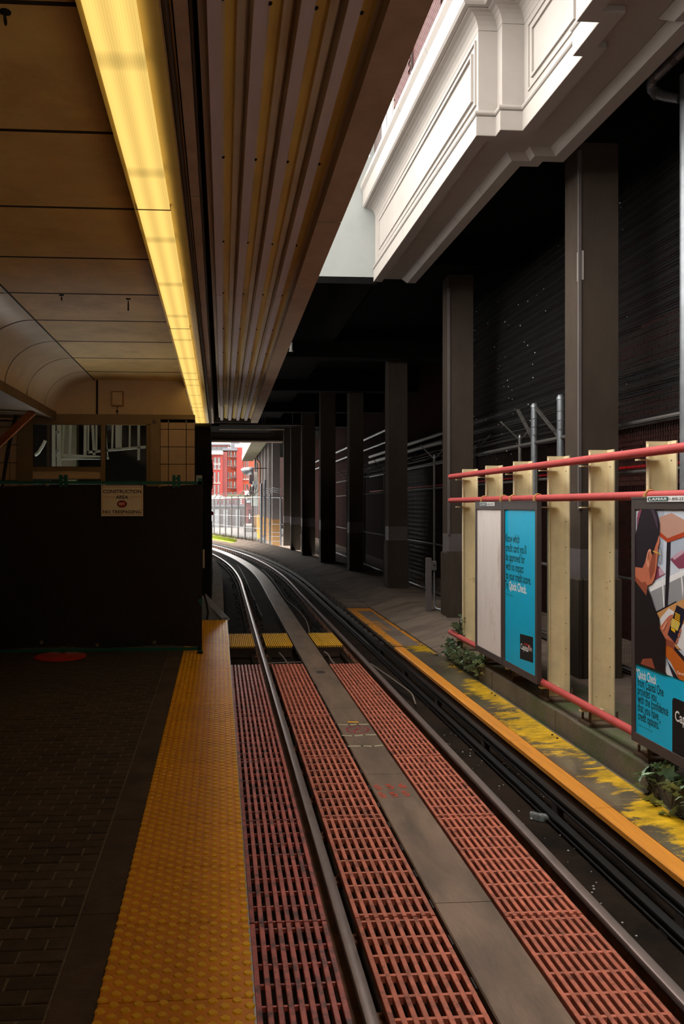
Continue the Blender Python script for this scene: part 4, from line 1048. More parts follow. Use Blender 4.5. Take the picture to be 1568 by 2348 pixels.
# printed photograph: flat colour fields on the poster
pm_cols = [('print_window', (206, 214, 226)), ('print_grey', (150, 150, 152)), ('print_tan', (206, 150, 92)), ('print_table', (190, 146, 128)), ('print_rededge', (178, 66, 34)), ('print_legs', (34, 26, 34)),
           ('print_chair', (138, 66, 88)), ('print_chair_light', (196, 160, 176)), ('print_paper', (226, 222, 220)), ('print_skin', (196, 112, 82)), ('print_skin_shade', (150, 76, 54)), ('print_skin_light', (222, 150, 120)),
           ('print_hair', (34, 24, 34)), ('print_hair_light', (74, 58, 72)), ('print_jersey', (26, 21, 24)), ('print_phone', (24, 24, 44)), ('print_card', (212, 186, 86)), ('print_button', (244, 190, 20)), ('print_orange', (196, 100, 32)), ('print_mid', (176, 186, 200)), ('print_white', (236, 236, 236))]
pidx = {n: i for i, (n, c_) in enumerate(pm_cols)}
pmats = [flat(n, c_, .35, .5) for n, c_ in pm_cols]
pr_ = MB(); layer = [0]
def z1k(x, y): return (1400+x/6.18, 1100+y/6.18)
def z2k(x, y): return (1400+x/7.339, 1440+y/7.339)
def pp(n, pts, conv=None, X=None):
    layer[0] += 1; X_ = AX+.0118-layer[0]*.00022
    L = [conv(*p) if conv else p for p in pts]
    bmv = [on_x(min(a, 1800), b, X_) for a, b in L]
    bmv = [Vector((X_, max(4.66, v.y), max(ZS, min(ZB1-.07, v.z)))) for v in bmv]
    pr_.add(bmv, [tuple(range(len(bmv)))], pidx['print_'+n])
yR = 4.66
def px_of(Y, z): q = proj((AX, Y, z)); return q[0], q[1]
def full(n, L):                                       # corners in metres on the board
    layer[0] += 1; X_ = AX+.0118-layer[0]*.00022; pr_.add([(X_, a, b) for a, b in L], [tuple(range(len(L)))], pidx['print_'+n])
full('window', [(6.645, ZS), (6.645, ZB1-.07), (yR, ZB1-.07), (yR, ZS)])
pp('mid', [(640, 340), (760, 345), (740, 1200), (640, 1250)], z1k); pp('mid', [(850, 880), (1300, 700), (1300, 1000), (850, 1130)], z1k)
pp('grey', [(520, 1530), (760, 1420), (1240, 1230), (1600, 1500), (1600, 1800), (640, 1900)], z1k)
pp('white', [(540, 1500), (1240, 1180), (1240, 1260), (560, 1590)], z1k)
pp('chair', [(840, 1130), (930, 1060), (1240, 960), (1240, 1200), (980, 1265), (950, 1250)], z1k); pp('chair_light', [(870, 1090), (1000, 1000), (1100, 990), (900, 1140)], z1k)
pp('chair', [(650, 1215), (690, 1235), (775, 1335), (700, 1380), (610, 1435)], z1k); pp('chair_light', [(680, 1260), (700, 1250), (770, 1330), (690, 1370)], z1k)
pp('legs', [(795, 890), (850, 880), (835, 1350), (805, 1800), (765, 1810), (780, 1340)], z1k)
pp('white', [(720, 1380), (740, 1380), (765, 1800), (748, 1810)], z1k); pp('white', [(985, 1260), (998, 1258), (1030, 1560), (1020, 1690)], z1k)
pp('table', [(690, 530), (860, 470), (1140, 620), (1140, 700), (805, 830), (695, 740)], z1k); pp('rededge', [(695, 740), (805, 830), (1140, 700), (1140, 775), (805, 890), (695, 800)], z1k)
pp('tan', [(640, 1885), (930, 1740), (1300, 1560), (1600, 1600), (1600, 2400), (690, 2400)], z1k)
pp('legs', [(640, 1870), (925, 1720), (935, 1735), (650, 1890)], z1k)
pp('paper', [(685, 1985), (820, 1822), (900, 1870), (870, 1960), (720, 2110)], z1k); pp('paper', [(930, 2340), (1010, 2060), (1300, 1900), (1600, 2300), (1500, 2900), (1300, 2860), (1100, 2580), (1010, 2420)], z1k)
pp('paper', [(918, 620), (1030, 830), (905, 780)], z2k)
pp('orange', [(920, 255), (1000, 290), (1233, 560), (1600, 900), (1600, 1100), (1150, 865), (1000, 560), (915, 460)], z2k); pp('legs', [(1000, 290), (1080, 310), (1233, 480), (1233, 570)], z2k); pp('legs', [(915, 460), (960, 560), (1150, 870), (1050, 830)], z2k)
# arm, hand, phone
pp('skin_shade', [(690, 2095), (780, 2140), (900, 2290), (905, 2400), (770, 2340)], z1k)
pp('skin', [(690, 2100), (735, 2040), (790, 1965), (830, 1925), (880, 1905), (882, 1945), (835, 2000), (850, 2060), (905, 2300), (770, 2250)], z1k)
pp('phone', [(935, 1775), (1048, 1840), (1036, 1970), (925, 2330), (805, 2195)], z1k); pp('card', [(872, 1958), (985, 2030), (947, 2145), (850, 2078)], z1k); pp('button', [(857, 2090), (915, 2130), (910, 2170), (855, 2125)], z1k)
for k in range(5): pp('button', [(917-k*3, 1880+k*24), (985-k*2, 1920+k*24), (982-k*2, 1932+k*24), (914-k*3, 1892+k*24)], z1k)
pp('skin', [(985, 2105), (1000, 2125), (985, 2170), (968, 2150)], z1k); pp('skin', [(965, 2165), (985, 2180), (965, 2240), (945, 2220)], z1k); pp('skin', [(942, 2240), (960, 2250), (935, 2320), (915, 2310)], z1k); pp('skin_light', [(720, 2110), (790, 2000), (800, 2020), (750, 2130)], z1k)
# head and shoulders
pp('skin', [(600, 970), (640, 860), (690, 790), (690, 900), (668, 960), (670, 1060), (660, 1110), (650, 1250), (622, 1400), (585, 1470), (520, 1500), (505, 1640), (430, 1550), (345, 1440), (345, 1230), (440, 1240), (490, 1160), (510, 1080)], z1k)
pp('skin_shade', [(520, 1500), (505, 1640), (430, 1550), (345, 1440), (345, 1360), (440, 1460), (490, 1440)], z1k); pp('skin_shade', [(600, 1010), (640, 1060), (620, 1300), (560, 1420), (540, 1260)], z1k)
pp('hair', [(440, 345), (610, 345), (640, 420), (665, 500), (692, 620), (690, 740), (665, 850), (625, 960), (600, 1080), (570, 1030), (552, 985), (520, 1030), (505, 1100), (480, 1180), (450, 1250), (345, 1235), (345, 800), (372, 690), (372, 540), (405, 430)], z1k)
pp('hair_light', [(560, 380), (600, 400), (660, 560), (665, 700), (640, 640), (600, 500)], z1k); pp('chair', [(380, 480), (420, 400), (440, 420), (400, 560), (376, 690)], z1k)
pp('skin_light', [(530, 1000), (555, 980), (572, 995), (560, 1060), (540, 1110), (540, 1160), (552, 1205), (535, 1258), (508, 1200), (503, 1100)], z1k); pp('skin_shade', [(535, 1030), (553, 1010), (545, 1080), (528, 1160), (520, 1110)], z1k)
pp('card', [(600, 1003), (712, 1050), (708, 1065), (598, 1018)], z1k)
for (e0, e1) in ((0, 360),):
    el = [(697+30*math.cos(math.radians(t)), 1075+115*math.sin(math.radians(t))) for t in range(0, 361, 20)]
    el2 = [(697+24*math.cos(math.radians(t)), 1075+106*math.sin(math.radians(t))) for t in range(0, 361, 20)]
    for i in range(18): pp('hair_light', [el[i], el[i+1], el2[i+1], el2[i]], z1k); layer[0] -= 1
pp('jersey', [(345, 1430), (430, 1545), (505, 1645), (520, 1530), (570, 1640), (600, 1750), (650, 1880), (692, 1975), (690, 2100), (740, 2190), (775, 2260), (770, 2330), (760, 2700), (800, 2800), (345, 2800)], z1k)
pp('jersey', [(0, 300), (400, 100), (820, 0), (920, 190), (915, 800), (400, 590), (0, 590)][1:6], z2k)
pp('skin_shade', [(500, 600), (540, 520), (690, 510), (745, 690)], z2k)
pr_.build('printed_photo', pmats, b3, fix=False)
text_mesh('lettering', 'Capital One', M['ink_white'], on_x(1552, 1544, AX+.002), XD, YD_, .16, .02, b3, 0)

# ivy growing over the ledge
def leaf_mesh(s=.05):
    o = [(0, -.15), (.35, -.25), (.8, -.05), (.55, .25), (.75, .62), (.32, .6), (0, 1.1)]
    mb = MB(); vs = []
    for x, y in o: vs.append((x*s, y*s, -abs(x)*s*.35))
    for x, y in reversed(o[1:-1]): vs.append((-x*s, y*s, -abs(x)*s*.35))
    mb.v = [Vector(v) for v in vs]+[Vector((0, .2*s, .05*s))]; n = len(vs)
    mb.f = [(i, (i+1) % n, n) for i in range(n)]; mb.m = [0]*n
    o = mb.build('leaf', M['leaf'], fix=False); me = o.data; bpy.data.objects.remove(o); return me
LEAF = [leaf_mesh(.06), leaf_mesh(.075), leaf_mesh(.05)]
def ivy(label, base, stems, leaves, seed, group='ivy on the ledge', big=1.0):
    rnd = random.Random(seed); t = thing('ivy', label, 'ivy', base, group)
    paths = []
    for st in stems:
        mb = MB(); P_ = [Vector(p) for p in st]; mb.tube(P_, [.007]*(len(P_)-1)+[.003], 5); mb.build('stem', M['stem'], t, smooth=True); paths.append(P_)
    for i in range(leaves):
        P_ = rnd.choice(paths); k = rnd.randrange(len(P_)-1); p = P_[k].lerp(P_[k+1], rnd.random())
        p = p+Vector((rnd.uniform(-.09, .03), rnd.uniform(-.08, .08), rnd.uniform(-.05, .06)))
        lf = link(rnd.choice(LEAF), 'leaf', t, loc=p)
        lf.rotation_euler = (rnd.uniform(.2, 1.0), rnd.uniform(-.6, .2), rnd.uniform(.6, 2.6)+math.pi/2)
        sc = big*rnd.uniform(.75, 1.2); lf.scale = (sc, sc, sc)
    return t
stems = []
rnd = random.Random(3)
for k in range(22):
    y0 = rnd.uniform(10.9, 12.7); x0 = rnd.uniform(3.36, 3.5); h = rnd.uniform(.05, .2)
    stems.append([(3.45, y0, -.34+rnd.random()*.05), (x0, y0-.05, -.2), (x0-.05, y0-.12+rnd.uniform(-.1, .1), -.12+h*.5), (3.36, y0-.2+rnd.uniform(-.2, .1), -.25+rnd.uniform(-.04, .1))])
for k in range(5): stems.append([(3.5, 12.1+k*.05, -.1), (3.5, 12.05+k*.04, .1+.03*k), (3.48, 12.0+k*.03, .16+.04*k)])
ivy('dense ivy patch below the blank white panel', (3.42, 12, -.3), stems, 275, 5)
stems = []
for k in range(9):
    y0 = rnd.uniform(5.9, 6.45); stems.append([(3.5, y0, -.1), (3.38, y0+rnd.uniform(-.05, .1), -.1), (3.35, y0+rnd.uniform(-.1, .15), -.2-.02*k), (3.36, y0+rnd.uniform(-.1, .15), -.32)])
stems.append([(3.5, 5.9, -.1), (3.36, 5.85, -.16), (3.3, 5.8, -.22)])
ivy('sparse ivy sprays hanging over the ledge below the photo advert', (3.4, 6.2, -.3), stems, 62, 9, big=1.15)

# chain-link fence behind the columns
FX = 5.0
cf = thing('chain_link_fence', 'galvanised chain-link fence with barbed wire behind the columns', 'fence', (FX, 14, -.13))
for Y, z1, r in ((5, 3.0, .03), (8, 3.0, .03), (10.9, 3.0, .03), (12.16, 3.5, .055), (13.2, 3.5, .055), (13.85, 3.05, .03), (16.3, 3.05, .03), (19.5, 3.05, .03), (22.5, 3.05, .03), (25.5, 3.05, .03), (29, 3.05, .03), (33, 3.05, .03)):
    MB().tube([(FX, Y, -.13), (FX, Y, z1)], r, 12).build('post', M['galv'] if r > .05 else M['galv_dark'], cf, smooth=True)
    MB().lathe([(r*1.12, 0), (r*1.12, .03), (r*.7, .07)], (FX, Y, z1), 12).build('post_cap', M['galv'], cf, smooth=True)
    if r < .05:
        for sd in (-1, 1): MB().bar((FX, Y, z1-.02), (FX+sd*.32, Y+.05, z1+.3), .035, .02).build('barbed_arm', M['galv_dark'], cf)
MB().bar((FX, 13.2, 2.95), (FX, 13.95, 3.55), .05, .03).build('barbed_arm', M['galv_dark'], cf); MB().bar((FX, 12.2, 2.95), (FX, 13.15, 3.5), .05, .03).build('barbed_arm', M['galv_dark'], cf)
for z, r in ((2.94, .028), (2.35, .02), (-.06, .035), (1.05, .02)):
    MB().tube([(FX, 5, z), (FX, 36, z)], r, 8).build('fence_rail', M['galv_dark'], cf, smooth=True)
for k in range(3):
    for sd in (-1, 1):
        z = 3.08+.1*k; x = FX+sd*(.04+.11*k)
        MB().tube([(x, 10+i*2.4, z-.025*(i % 2)) for i in range(11)], .004, 5).build('barbed_wire', M['wire'], cf)
ms = MB()
def mesh_wires(mb, y0, y1, z0, z1, X, p=.055, r=.0026):
    n = int((y1-y0)/p)
    for i in range(n):
        pts = []; m = int((z1-z0)/p)
        for j in range(m+1): pts.append(Vector((X+(.004 if j % 2 else -.004), y0+i*p+(p*.52 if (j % 2) else -p*.02), z0+j*p)))
        for j in range(m):
            a, b = pts[j], pts[j+1]; e = Vector((0, r, 0)); q = Vector((r, 0, 0))
            o = len(mb.v); mb.v += [tuple(v) for v in (a-e, a+q, a+e, b-e, b+q, b+e)]
            mb.f += [(o, o+1, o+4, o+3), (o+1, o+2, o+5, o+4), (o+2, o, o+3, o+5)]; mb.m += [0]*3
mesh_wires(ms, 5, 23, -.1, 2.92, FX)
ms.build('wire_mesh', M['wire'], cf, kind='stuff', fix=False)
# thin frame of the gate leaf next to the thick posts
for Y in (12.95,): MB().tube([(FX-.06, Y, 0), (FX-.06, Y, 2.6)], .022, 8).build('gate_stile', M['galv_dark'], cf)
for z in (.05, 1.05, 2.55): MB().tube([(FX-.06, 12.95, z), (FX-.06, 12.2, z)], .02, 8).build('gate_rail', M['galv_dark'], cf)

# black bird netting above the fence with caught specks
bn = thing('bird_net', 'fine black bird netting hanging behind the columns above the fence', 'net', (5.3, 14, 3))
nm = MB()
for i in range(0, 104):
    z = 3.0+i*.03; w_ = .014+.007*math.sin(i*1.7)
    P_ = [(5+j*.75, z+.012*math.sin(i*.7+j*1.3)) for j in range(21)]
    for j in range(20): nm.add([(5.3, P_[j][0], P_[j][1]), (5.3, P_[j+1][0], P_[j+1][1]), (5.3, P_[j+1][0], P_[j+1][1]+w_), (5.3, P_[j][0], P_[j][1]+w_)], [(0, 1, 2, 3)])
for i in range(0, 420):
    y = 5+i*.0355; nm.add([(5.302, y, 3), (5.302, y+.011, 3), (5.302, y+.011, 6.2), (5.302, y, 6.2)], [(0, 1, 2, 3)])
nm.build('netting', M['net'], bn, kind='stuff', fix=False)
sk = MB(); rnd = random.Random(11)
for i in range(90):
    y, z = rnd.uniform(10.6, 18), rnd.uniform(2.6, 6); r = rnd.uniform(.004, .010); sk.lathe([(r*.5, 0), (r, r), (r*.5, r*2)], (5.29, y, z), 6)
sk.build('specks', M['speck'], bn, kind='stuff')

# pipes on the brick wall
for z, r, mt, lab in ((3.95, .07, 'pipe_dark', 'thick dark pipe on the brick wall, upper of the dark pair'), (3.72, .08, 'pipe_dark', 'thick dark pipe on the brick wall, lower of the dark pair'), (3.15, .045, 'galv', 'pale steel pipe along the brick wall above the fence'),
                      (2.52, .022, 'signal_red', 'thin red pipe along the brick wall'), (4.75, .05, 'galv', 'high steel pipe on the brick wall, only its far stretch catching light'), (4.3, .04, 'galv', 'slim steel pipe between the high pipe and the dark pair')):
    p = thing('wall_pipe', lab, 'pipe', (6.18, 12, z))
    ys_ = 30 if z > 4.2 else 3
    MB().tube([(6.17, ys_+i*4.5, z) for i in range(8)], r, 10).build('pipe', M[mt], p, smooth=True)
    for i in range(8): MB().box(6.17, 6.3, ys_+1+i*3-.02, ys_+1+i*3+.02, z-r-.02, z+r+.02).build('clip', M['pipe_dark'], p)
# downpipe and elbow at the right edge
dp = thing('downpipe', 'grey downpipe with an elbow at the right edge under the parapet', 'pipe', (4.55, 8.05, 2))
D = on_x(1572, 1000, 4.6)
MB().tube([(4.6, D.y, -.13), (4.6, D.y, 6.2)], .055, 12).build('stack', M['galv'], dp, smooth=True)
e = [on_x(1560, 226, 4.6), on_x(1530, 222, 4.55), on_x(1506, 215, 4.5), on_x(1494, 205, 4.46), on_x(1492, 194, 4.44), on_x(1500, 178, 4.44), on_x(1520, 160, 4.46), on_x(1545, 135, 4.5), on_x(1600, 85, 4.6)]
MB().tube(e, .05, 12).build('elbow', M['galv'], dp, smooth=True)
for q in (2, 5, 7): MB().tube([e[q]-(e[q+1]-e[q]).normalized()*.03, e[q]+(e[q+1]-e[q]).normalized()*.03], .058, 12).build('collar', M['galv_dark'], dp)

# junction box on its stub post, with conduit
p = on_z(986, 1402, -.13); p.x = max(p.x, 3.0)
jb = thing('junction_box', 'grey post with a small junction box at the walkway edge', 'box', tuple(p))
MB().bevbox(p.x-.07, p.x+.03, p.y, p.y+.1, -.16, .92, .01).build('stub_post', M['column_band'], jb)
MB().bevbox(p.x+.03, p.x+.12, p.y-.03, p.y+.07, .68, .86, .01).build('box', M['galv_dark'], jb)
MB().tube([(p.x+.09, p.y+.02, .68), (p.x+.09, p.y+.02, .0), (p.x+.12, p.y, -.07), (p.x+.25, p.y-.1, -.10), (p.x+.7, p.y-.4, -.105)], .018, 8).build('conduit', M['galv'], jb, smooth=True)
MB().tube([(p.x+.075, p.y-.032, .78), (p.x+.075, p.y-.045, .78)], .015, 8).build('lock', M['black'], jb)

# ================================================================== CONSTRUCTION FENCE on the platform
YF = 11.2
fc = thing('construction_fence', 'black fabric construction fence on a green steel frame across the platform', 'fence', (-.3, YF, 0))
xr = on_y(463, 1160, YF).x; xl_ = -5.2
zt_ = on_y(400, 1107, YF).z
MB().box(xl_, xr+.01, YF, YF+.04, zt_-.02, zt_+.02).build('top_rail', M['green'], fc)
MB().box(xl_, xr-.02, YF, YF+.04, .045, .085).build('bottom_rail', M['green'], fc)
MB().box(xr-.05, xr-.0, YF, YF+.05, .0, zt_+.06).build('end_post', M['green'], fc)
MB().box(xr-.06, xr+.01, YF-.05, YF+.07, 0, .03).build('foot', M['black'], fc)
for px in (-40, 145, 404):
    x = on_y(px, 1107, YF).x
    MB().box(x-.05, x-.012, YF-.03, YF+.05, zt_-.06, zt_+.1).build('clamp', M['green'], fc)
    MB().box(x+.012, x+.05, YF-.03, YF+.05, zt_-.06, zt_+.1).build('clamp', M['green'], fc)
    MB().box(x-.03, x+.03, YF-.02, YF+.03, zt_+.04, zt_+.07).build('clamp_bolt', M['green'], fc)
nx, nz = 70, 14; vs = []
for j in range(nz+1):
    for i in range(nx+1):
        u = i/nx; x = xl_+(xr-xl_)*u; sag = .02+.03*abs(math.sin(u*9.5))**1.0
        ztop = zt_-sag; zbot = .105+.015*math.sin(u*23)
        vs.append((x, YF-.012-.006*math.sin(u*40+j*.5)-.01*math.sin(j*1.3), zbot+(ztop-zbot)*j/nz))
n0 = len(vs); vs += [(x, y+.006, z) for x, y, z in vs]; fs = []
for j in range(nz):
    for i in range(nx):
        a = j*(nx+1)+i; fs += [(a, a+1, a+nx+2, a+nx+1), (n0+a, n0+a+nx+1, n0+a+nx+2, n0+a+1)]
MB().add(vs, fs).build('fabric', M['fabric'], fc, smooth=True, fix=False)
for px, p_ in ((108, 1112), (366, 1114), (95, 1473), (223, 1479), (354, 1473)):
    g = on_y(px, p_, YF-.03); mb = MB(); mb.tube([(g.x+.016*math.cos(t/10*2*math.pi), YF-.03, g.z+.016*math.sin(t/10*2*math.pi)) for t in range(11)], .005, 6); mb.build('grommet', M['brass'], fc)
for k, p_ in enumerate((1120, 1120)):
    pass
# sign wired to the fence
YS = YF-.05
a = on_y(232, 1183.5, YS); b = on_y(328, 1113, YS)
sg = thing('warning_sign', 'cream construction area sign wired to the top of the black fence', 'sign', tuple(a))
MB().box(a.x, b.x, YS, YS+.008, a.z, b.z).build('board', M['signboard'], sg)
def sgp(x, y): return on_y(220+x/13.067, 1100+y/13.067, YS-.001)
fr = MB()
def ln(x0, y0, x1, y1, w=.004):
    p, q = sgp(x0, y0), sgp(x1, y1)
    if abs(x1-x0) > abs(y1-y0): fr.add([(p.x, YS-.001, p.z-w/2), (q.x, YS-.001, q.z-w/2), (q.x, YS-.001, q.z+w/2), (p.x, YS-.001, p.z+w/2)], [(0, 1, 2, 3)])
    else: fr.add([(p.x-w/2, YS-.001, p.z), (p.x+w/2, YS-.001, p.z), (q.x+w/2, YS-.001, q.z), (q.x-w/2, YS-.001, q.z)], [(0, 1, 2, 3)])
ln(205, 222, 1370, 222); ln(190, 1040, 1370, 1040); ln(195, 222, 190, 1040); ln(1370, 222, 1375, 1040); ln(200, 517, 570, 517); ln(1000, 517, 1345, 517)
fr.build('border_line', M['ink_red'], sg)
def st(body, x0, x1, base, cap, bold=.02, mat='ink'):
    p, q = sgp(x0, base), sgp(x1, base)
    text_mesh('lettering', body, M[mat], (p.x, YS-.0015, p.z), (1, 0, 0), (0, 0, 1), q.x-p.x, cap, sg, bold)
u = (b.x-a.x)/1265
st('CONSTRUCTION', 215, 1350, 400, 100*u, .02); st('AREA', 590, 970, 570, 100*u, .02); st('NO TRESPASSING', 210, 1345, 1005, 90*u, .02); ln(1020, 745, 1130, 745, .008); ln(1165, 745, 1262, 745, .008); ln(1175, 690, 1225, 690, .004); ln(630, 856, 930, 856, .005)
def ell(cx_, cy_, rx, ry, name, mat, off):
    c_ = sgp(cx_, cy_); mb = MB(); mb.add([(c_.x+rx*u*math.cos(t*math.pi/12), YS-off, c_.z+ry*u*math.sin(t*math.pi/12)) for t in range(24)], [tuple(range(24))]); mb.build(name, M[mat], sg)
ell(778, 725, 150, 108, 'logo_rim', 'ink', .0012); ell(778, 725, 128, 86, 'logo_oval', 'ink_red', .0016)
p, q = sgp(680, 765), sgp(865, 765); text_mesh('lettering', 'SBW', M['signboard'], (p.x, YS-.002, p.z), (1, 0, 0), (0, 0, 1), q.x-p.x, 85*u, sg, .01)
for x in (205, 1350): p = sgp(x, 200); MB().tube([(p.x, YS-.006, p.z-.01), (p.x, YS-.012, p.z+.04), (p.x, YS+.06, zt_+.02)], .003, 5).build('tie_wire', M['black'], sg)

# red disc of a stand lying under the fence, with its stub posts
p = on_z(139, 1506.5, .0); p.y = 11.08
rd = thing('stand_base', 'flat red round base with white marks under the black fence', 'base', (p.x, p.y, 0))
MB().lathe([(.325, 0), (.325, .012), (.3, .02), (.06, .024)], (p.x, p.y, .001), 40).build('disc', M['red_disc'], rd)
MB().tube([(p.x+.0, 11.3, .02), (p.x, 11.3, .6)], .032, 12).build('stub_post', M['steel_grey'], rd)
MB().tube([(p.x+.11, 11.3, .02), (p.x+.11, 11.3, .6)], .01, 8).build('rod', M['steel_grey'], rd)
for dx, dy in ((.24, -.02), (.21, -.07)): MB().box(p.x+dx-.03, p.x+dx+.03, p.y+dy-.015, p.y+dy+.015, .0195, .0215).build('white_mark', M['ink_white'], rd)

# things in the gap beyond the fence end
sb = thing('end_bracket', 'grey steel angle brace and plate at the far end of the tactile strip', 'bracket', (-.1, 14.75, 0))
MB().bar(on_y(466, 1366, 14.9), on_y(522, 1424, 14.75), .1, .05, up=(0, -1, .4)).build('brace', M['steel_grey'], sb)
q0, q1 = on_y(452, 1423, 14.8), on_y(512, 1423, 14.8); q2 = on_y(470, 1378, 14.8)
MB().prism([(q0.x, 14.82, -.06), (q1.x, 14.82, -.06), (q2.x+.05, 14.82, q2.z), (q0.x, 14.82, q2.z+.06)], (0, .02, 0)).build('gusset_plate', M['steel_grey'], sb)
MB().box(q1.x, q1.x+.07, 14.6, 14.85, -.3, .015).build('end_cleat', M['galv'], sb)
tag(MB().tube([on_y(468, 1362, 14.7), on_y(474, 1385, 14.7), on_y(477, 1405, 14.7), on_y(474, 1424, 14.7)], .016, 8).build('cable', M['cable_black'], smooth=True), 'black cable curving in front of the grey end plate', 'cable')
# black netting-wrapped scaffold bundle beyond the booth
nb_ = thing('netting_bundle', 'black shaggy netting bundle hanging beside the booth', 'netting', (-.3, 16, 2))
x0_ = on_y(449, 1000, 15.9).x; x1_ = on_y(483, 1000, 15.9).x
MB().box(x0_-.3, x1_, 15.9, 17.9, -.2, 3.4).build('core', M['black'], nb_)
MB().tube([(x0_-.2, 15.8, 3.42), (x1_+.0, 15.8, 3.42)], .05, 10).build('roll', M['cable_black'], nb_)
fz = MB(); rnd = random.Random(5)
for i in range(900):
    p_ = rnd.uniform(1048, 1134); bulge = 5.5*math.sin((p_-1048)/86*math.pi)**.6
    q = on_y(483+rnd.uniform(-3, bulge), p_, 15.9+rnd.uniform(-.05, .1))
    d_ = Vector((rnd.uniform(-.3, 1), rnd.uniform(-.6, .3), rnd.uniform(-1, 1)))*.022; e_ = Vector((0, .006, .006))
    fz.add([q-d_-e_, q-d_+e_, q+d_], [(0, 1, 2)])
fz.build('fringe', M['black'], nb_, kind='stuff', fix=False)
MB().lathe([(.05, 0), (.1, .15), (.115, .4), (.1, .62), (.04, .74)], (x1_-.075, 15.98, 2.17), 14).build('bulge', M['black'], nb_, smooth=True)
MB().box(x1_-.12, x1_-.005, 15.84, 15.9, 2.06, 2.18).build('white_tag', M['ink_white'], nb_) if False else None
wb_ = on_y(456, 1100, 15.88); tag(MB().box(wb_.x-.05, wb_.x+.06, 15.8, 15.9, wb_.z-.3, wb_.z+.08).build('white_box', M['steel_pale']), 'small pale box behind the fence top corner', 'box')
q = on_y(467, 1260, 15.88); r_ = on_y(467, 1302, 15.88); tag(MB().box(q.x-.016, q.x+.016, 15.86, 15.9, r_.z, q.z).build('marker_post', M['post']), 'short tan marker just past the black fence end', 'marker')
tag(MB().tube([on_y(485, 1192, 20), on_y(482, 1191, 20)]+[on_y(485.5, 1196+k*20, 20) for k in range(10)], .012, 6).build('hoop_pole', M['cable_black'], smooth=True), 'thin black bent pole beside the curve', 'pole')
# dark clutter along the service strip
for k, (px, p_, w, h) in enumerate(((487, 1300, .3, .35), (491, 1312, .25, .2))):
    c_ = on_z(px, p_, -.5); t = thing('equipment_case', ('grey equipment case low beside the kerb', 'smaller grey case in front of the other by the kerb')[k], 'case', (c_.x, c_.y, -.5))
    MB().bevbox(c_.x-w, c_.x, c_.y, c_.y+.4, -.5, -.5+h, .03).build('body', M['column_band'], t); MB().box(c_.x-w*.7, c_.x-w*.3, c_.y-.02, c_.y, -.5+h*.4, -.5+h*.6).build('handle', M['black'], t)
tag(MB().tube([trk(15.5, -1.72)+Vector((0, 0, -.46)), trk(19, -1.70)+Vector((0, 0, -.46)), trk(24, -1.7)+Vector((0, 0, -.46))], .025, 8).build('conduit', M['cable'], smooth=True), 'grey conduit lying along the left kerb', 'conduit')

# pipes across the deck end
q0, q1 = on_y(503, 984.5, 36), on_y(652, 984.5, 36)
dpp = thing('deck_pipe', 'tan pipe hung across the far deck beam', 'pipe', tuple(q0)); MB().tube([q0, q1], .034, 8).build('pipe', M['fascia'], dpp)
for t_ in (.18, .7): q = q0.lerp(q1, t_); MB().tube([q, (q.x, q.y, 5.95)], .012, 6).build('hanger', M['galv_dark'], dpp)
q0, q1 = on_y(503, 974, 35.6), on_y(700, 974, 35.6)
dpp = thing('deck_pipe', 'dark pipe hung above the tan one at the far deck beam', 'pipe', tuple(q0)); MB().tube([q0, q1], .045, 8).build('pipe', M['pipe_dark'], dpp)
for t_ in (.12, .5, .85): q = q0.lerp(q1, t_); MB().tube([q, (q.x, q.y, 5.95)], .012, 6).build('hanger', M['galv'], dpp)
w_ = on_y(667, 796, 19); wl = thing('deck_lamp', 'small white lamp fitting hanging beyond the canopy edge', 'lamp', tuple(w_))
MB().tube([w_+Vector((0, 0, -.08)), w_+Vector((.0, 0, .1))], .035, 10).build('body', M['ink_white'], wl); MB().tube([w_+Vector((0, 0, .1)), (w_.x, w_.y, 5.9)], .01, 6).build('stem', M['galv_dark'], wl); MB().tube([w_+Vector((0, 0, -.1)), w_+Vector((0, 0, -.08))], .05, 10).build('cap', M['ink_white'], wl)

# ================================================================== OUTSIDE beyond the deck
# chain-link fence round the yard, following the outside of the curve
yf = thing('chain_link_fence', 'sunlit chain-link fence with barbed arms along the grass beyond the deck', 'fence', (0, 56, -.3))
fp = []
for px, p_, d in ((470, 1228, 64), (491, 1229, 62), (504, 1231, 60), (517, 1233, 58), (531, 1235, 56), (546, 1236, 54.5), (562, 1238, 53), (579, 1239, 51.5), (598, 1240, 50)):
    k = (px-CX)/F; fp.append(Vector((d*(k*cs+sn), d*(cs-k*sn), -.3)))
for i, p_ in enumerate(fp):
    MB().tube([p_, p_+Vector((0, 0, 2.85))], .045, 8).build('post', M['galv_dark'], yf)
    MB().bar(p_+Vector((0, 0, 2.8)), p_+Vector((.35, -.2, 3.2)), .05, .03).build('barbed_arm', M['galv_dark'], yf)
for z in (2.75, 1.6, .9): MB().tube([p_+Vector((0, 0, z)) for p_ in fp], .035 if z > 2 else .02, 6).build('fence_rail', M['galv'], yf)
for k in range(3): MB().tube([p_+Vector((.1+.1*k, -.06*k, 2.92+.1*k)) for p_ in fp], .008, 5).build('barbed_wire', M['wire'], yf)
ms = MB()
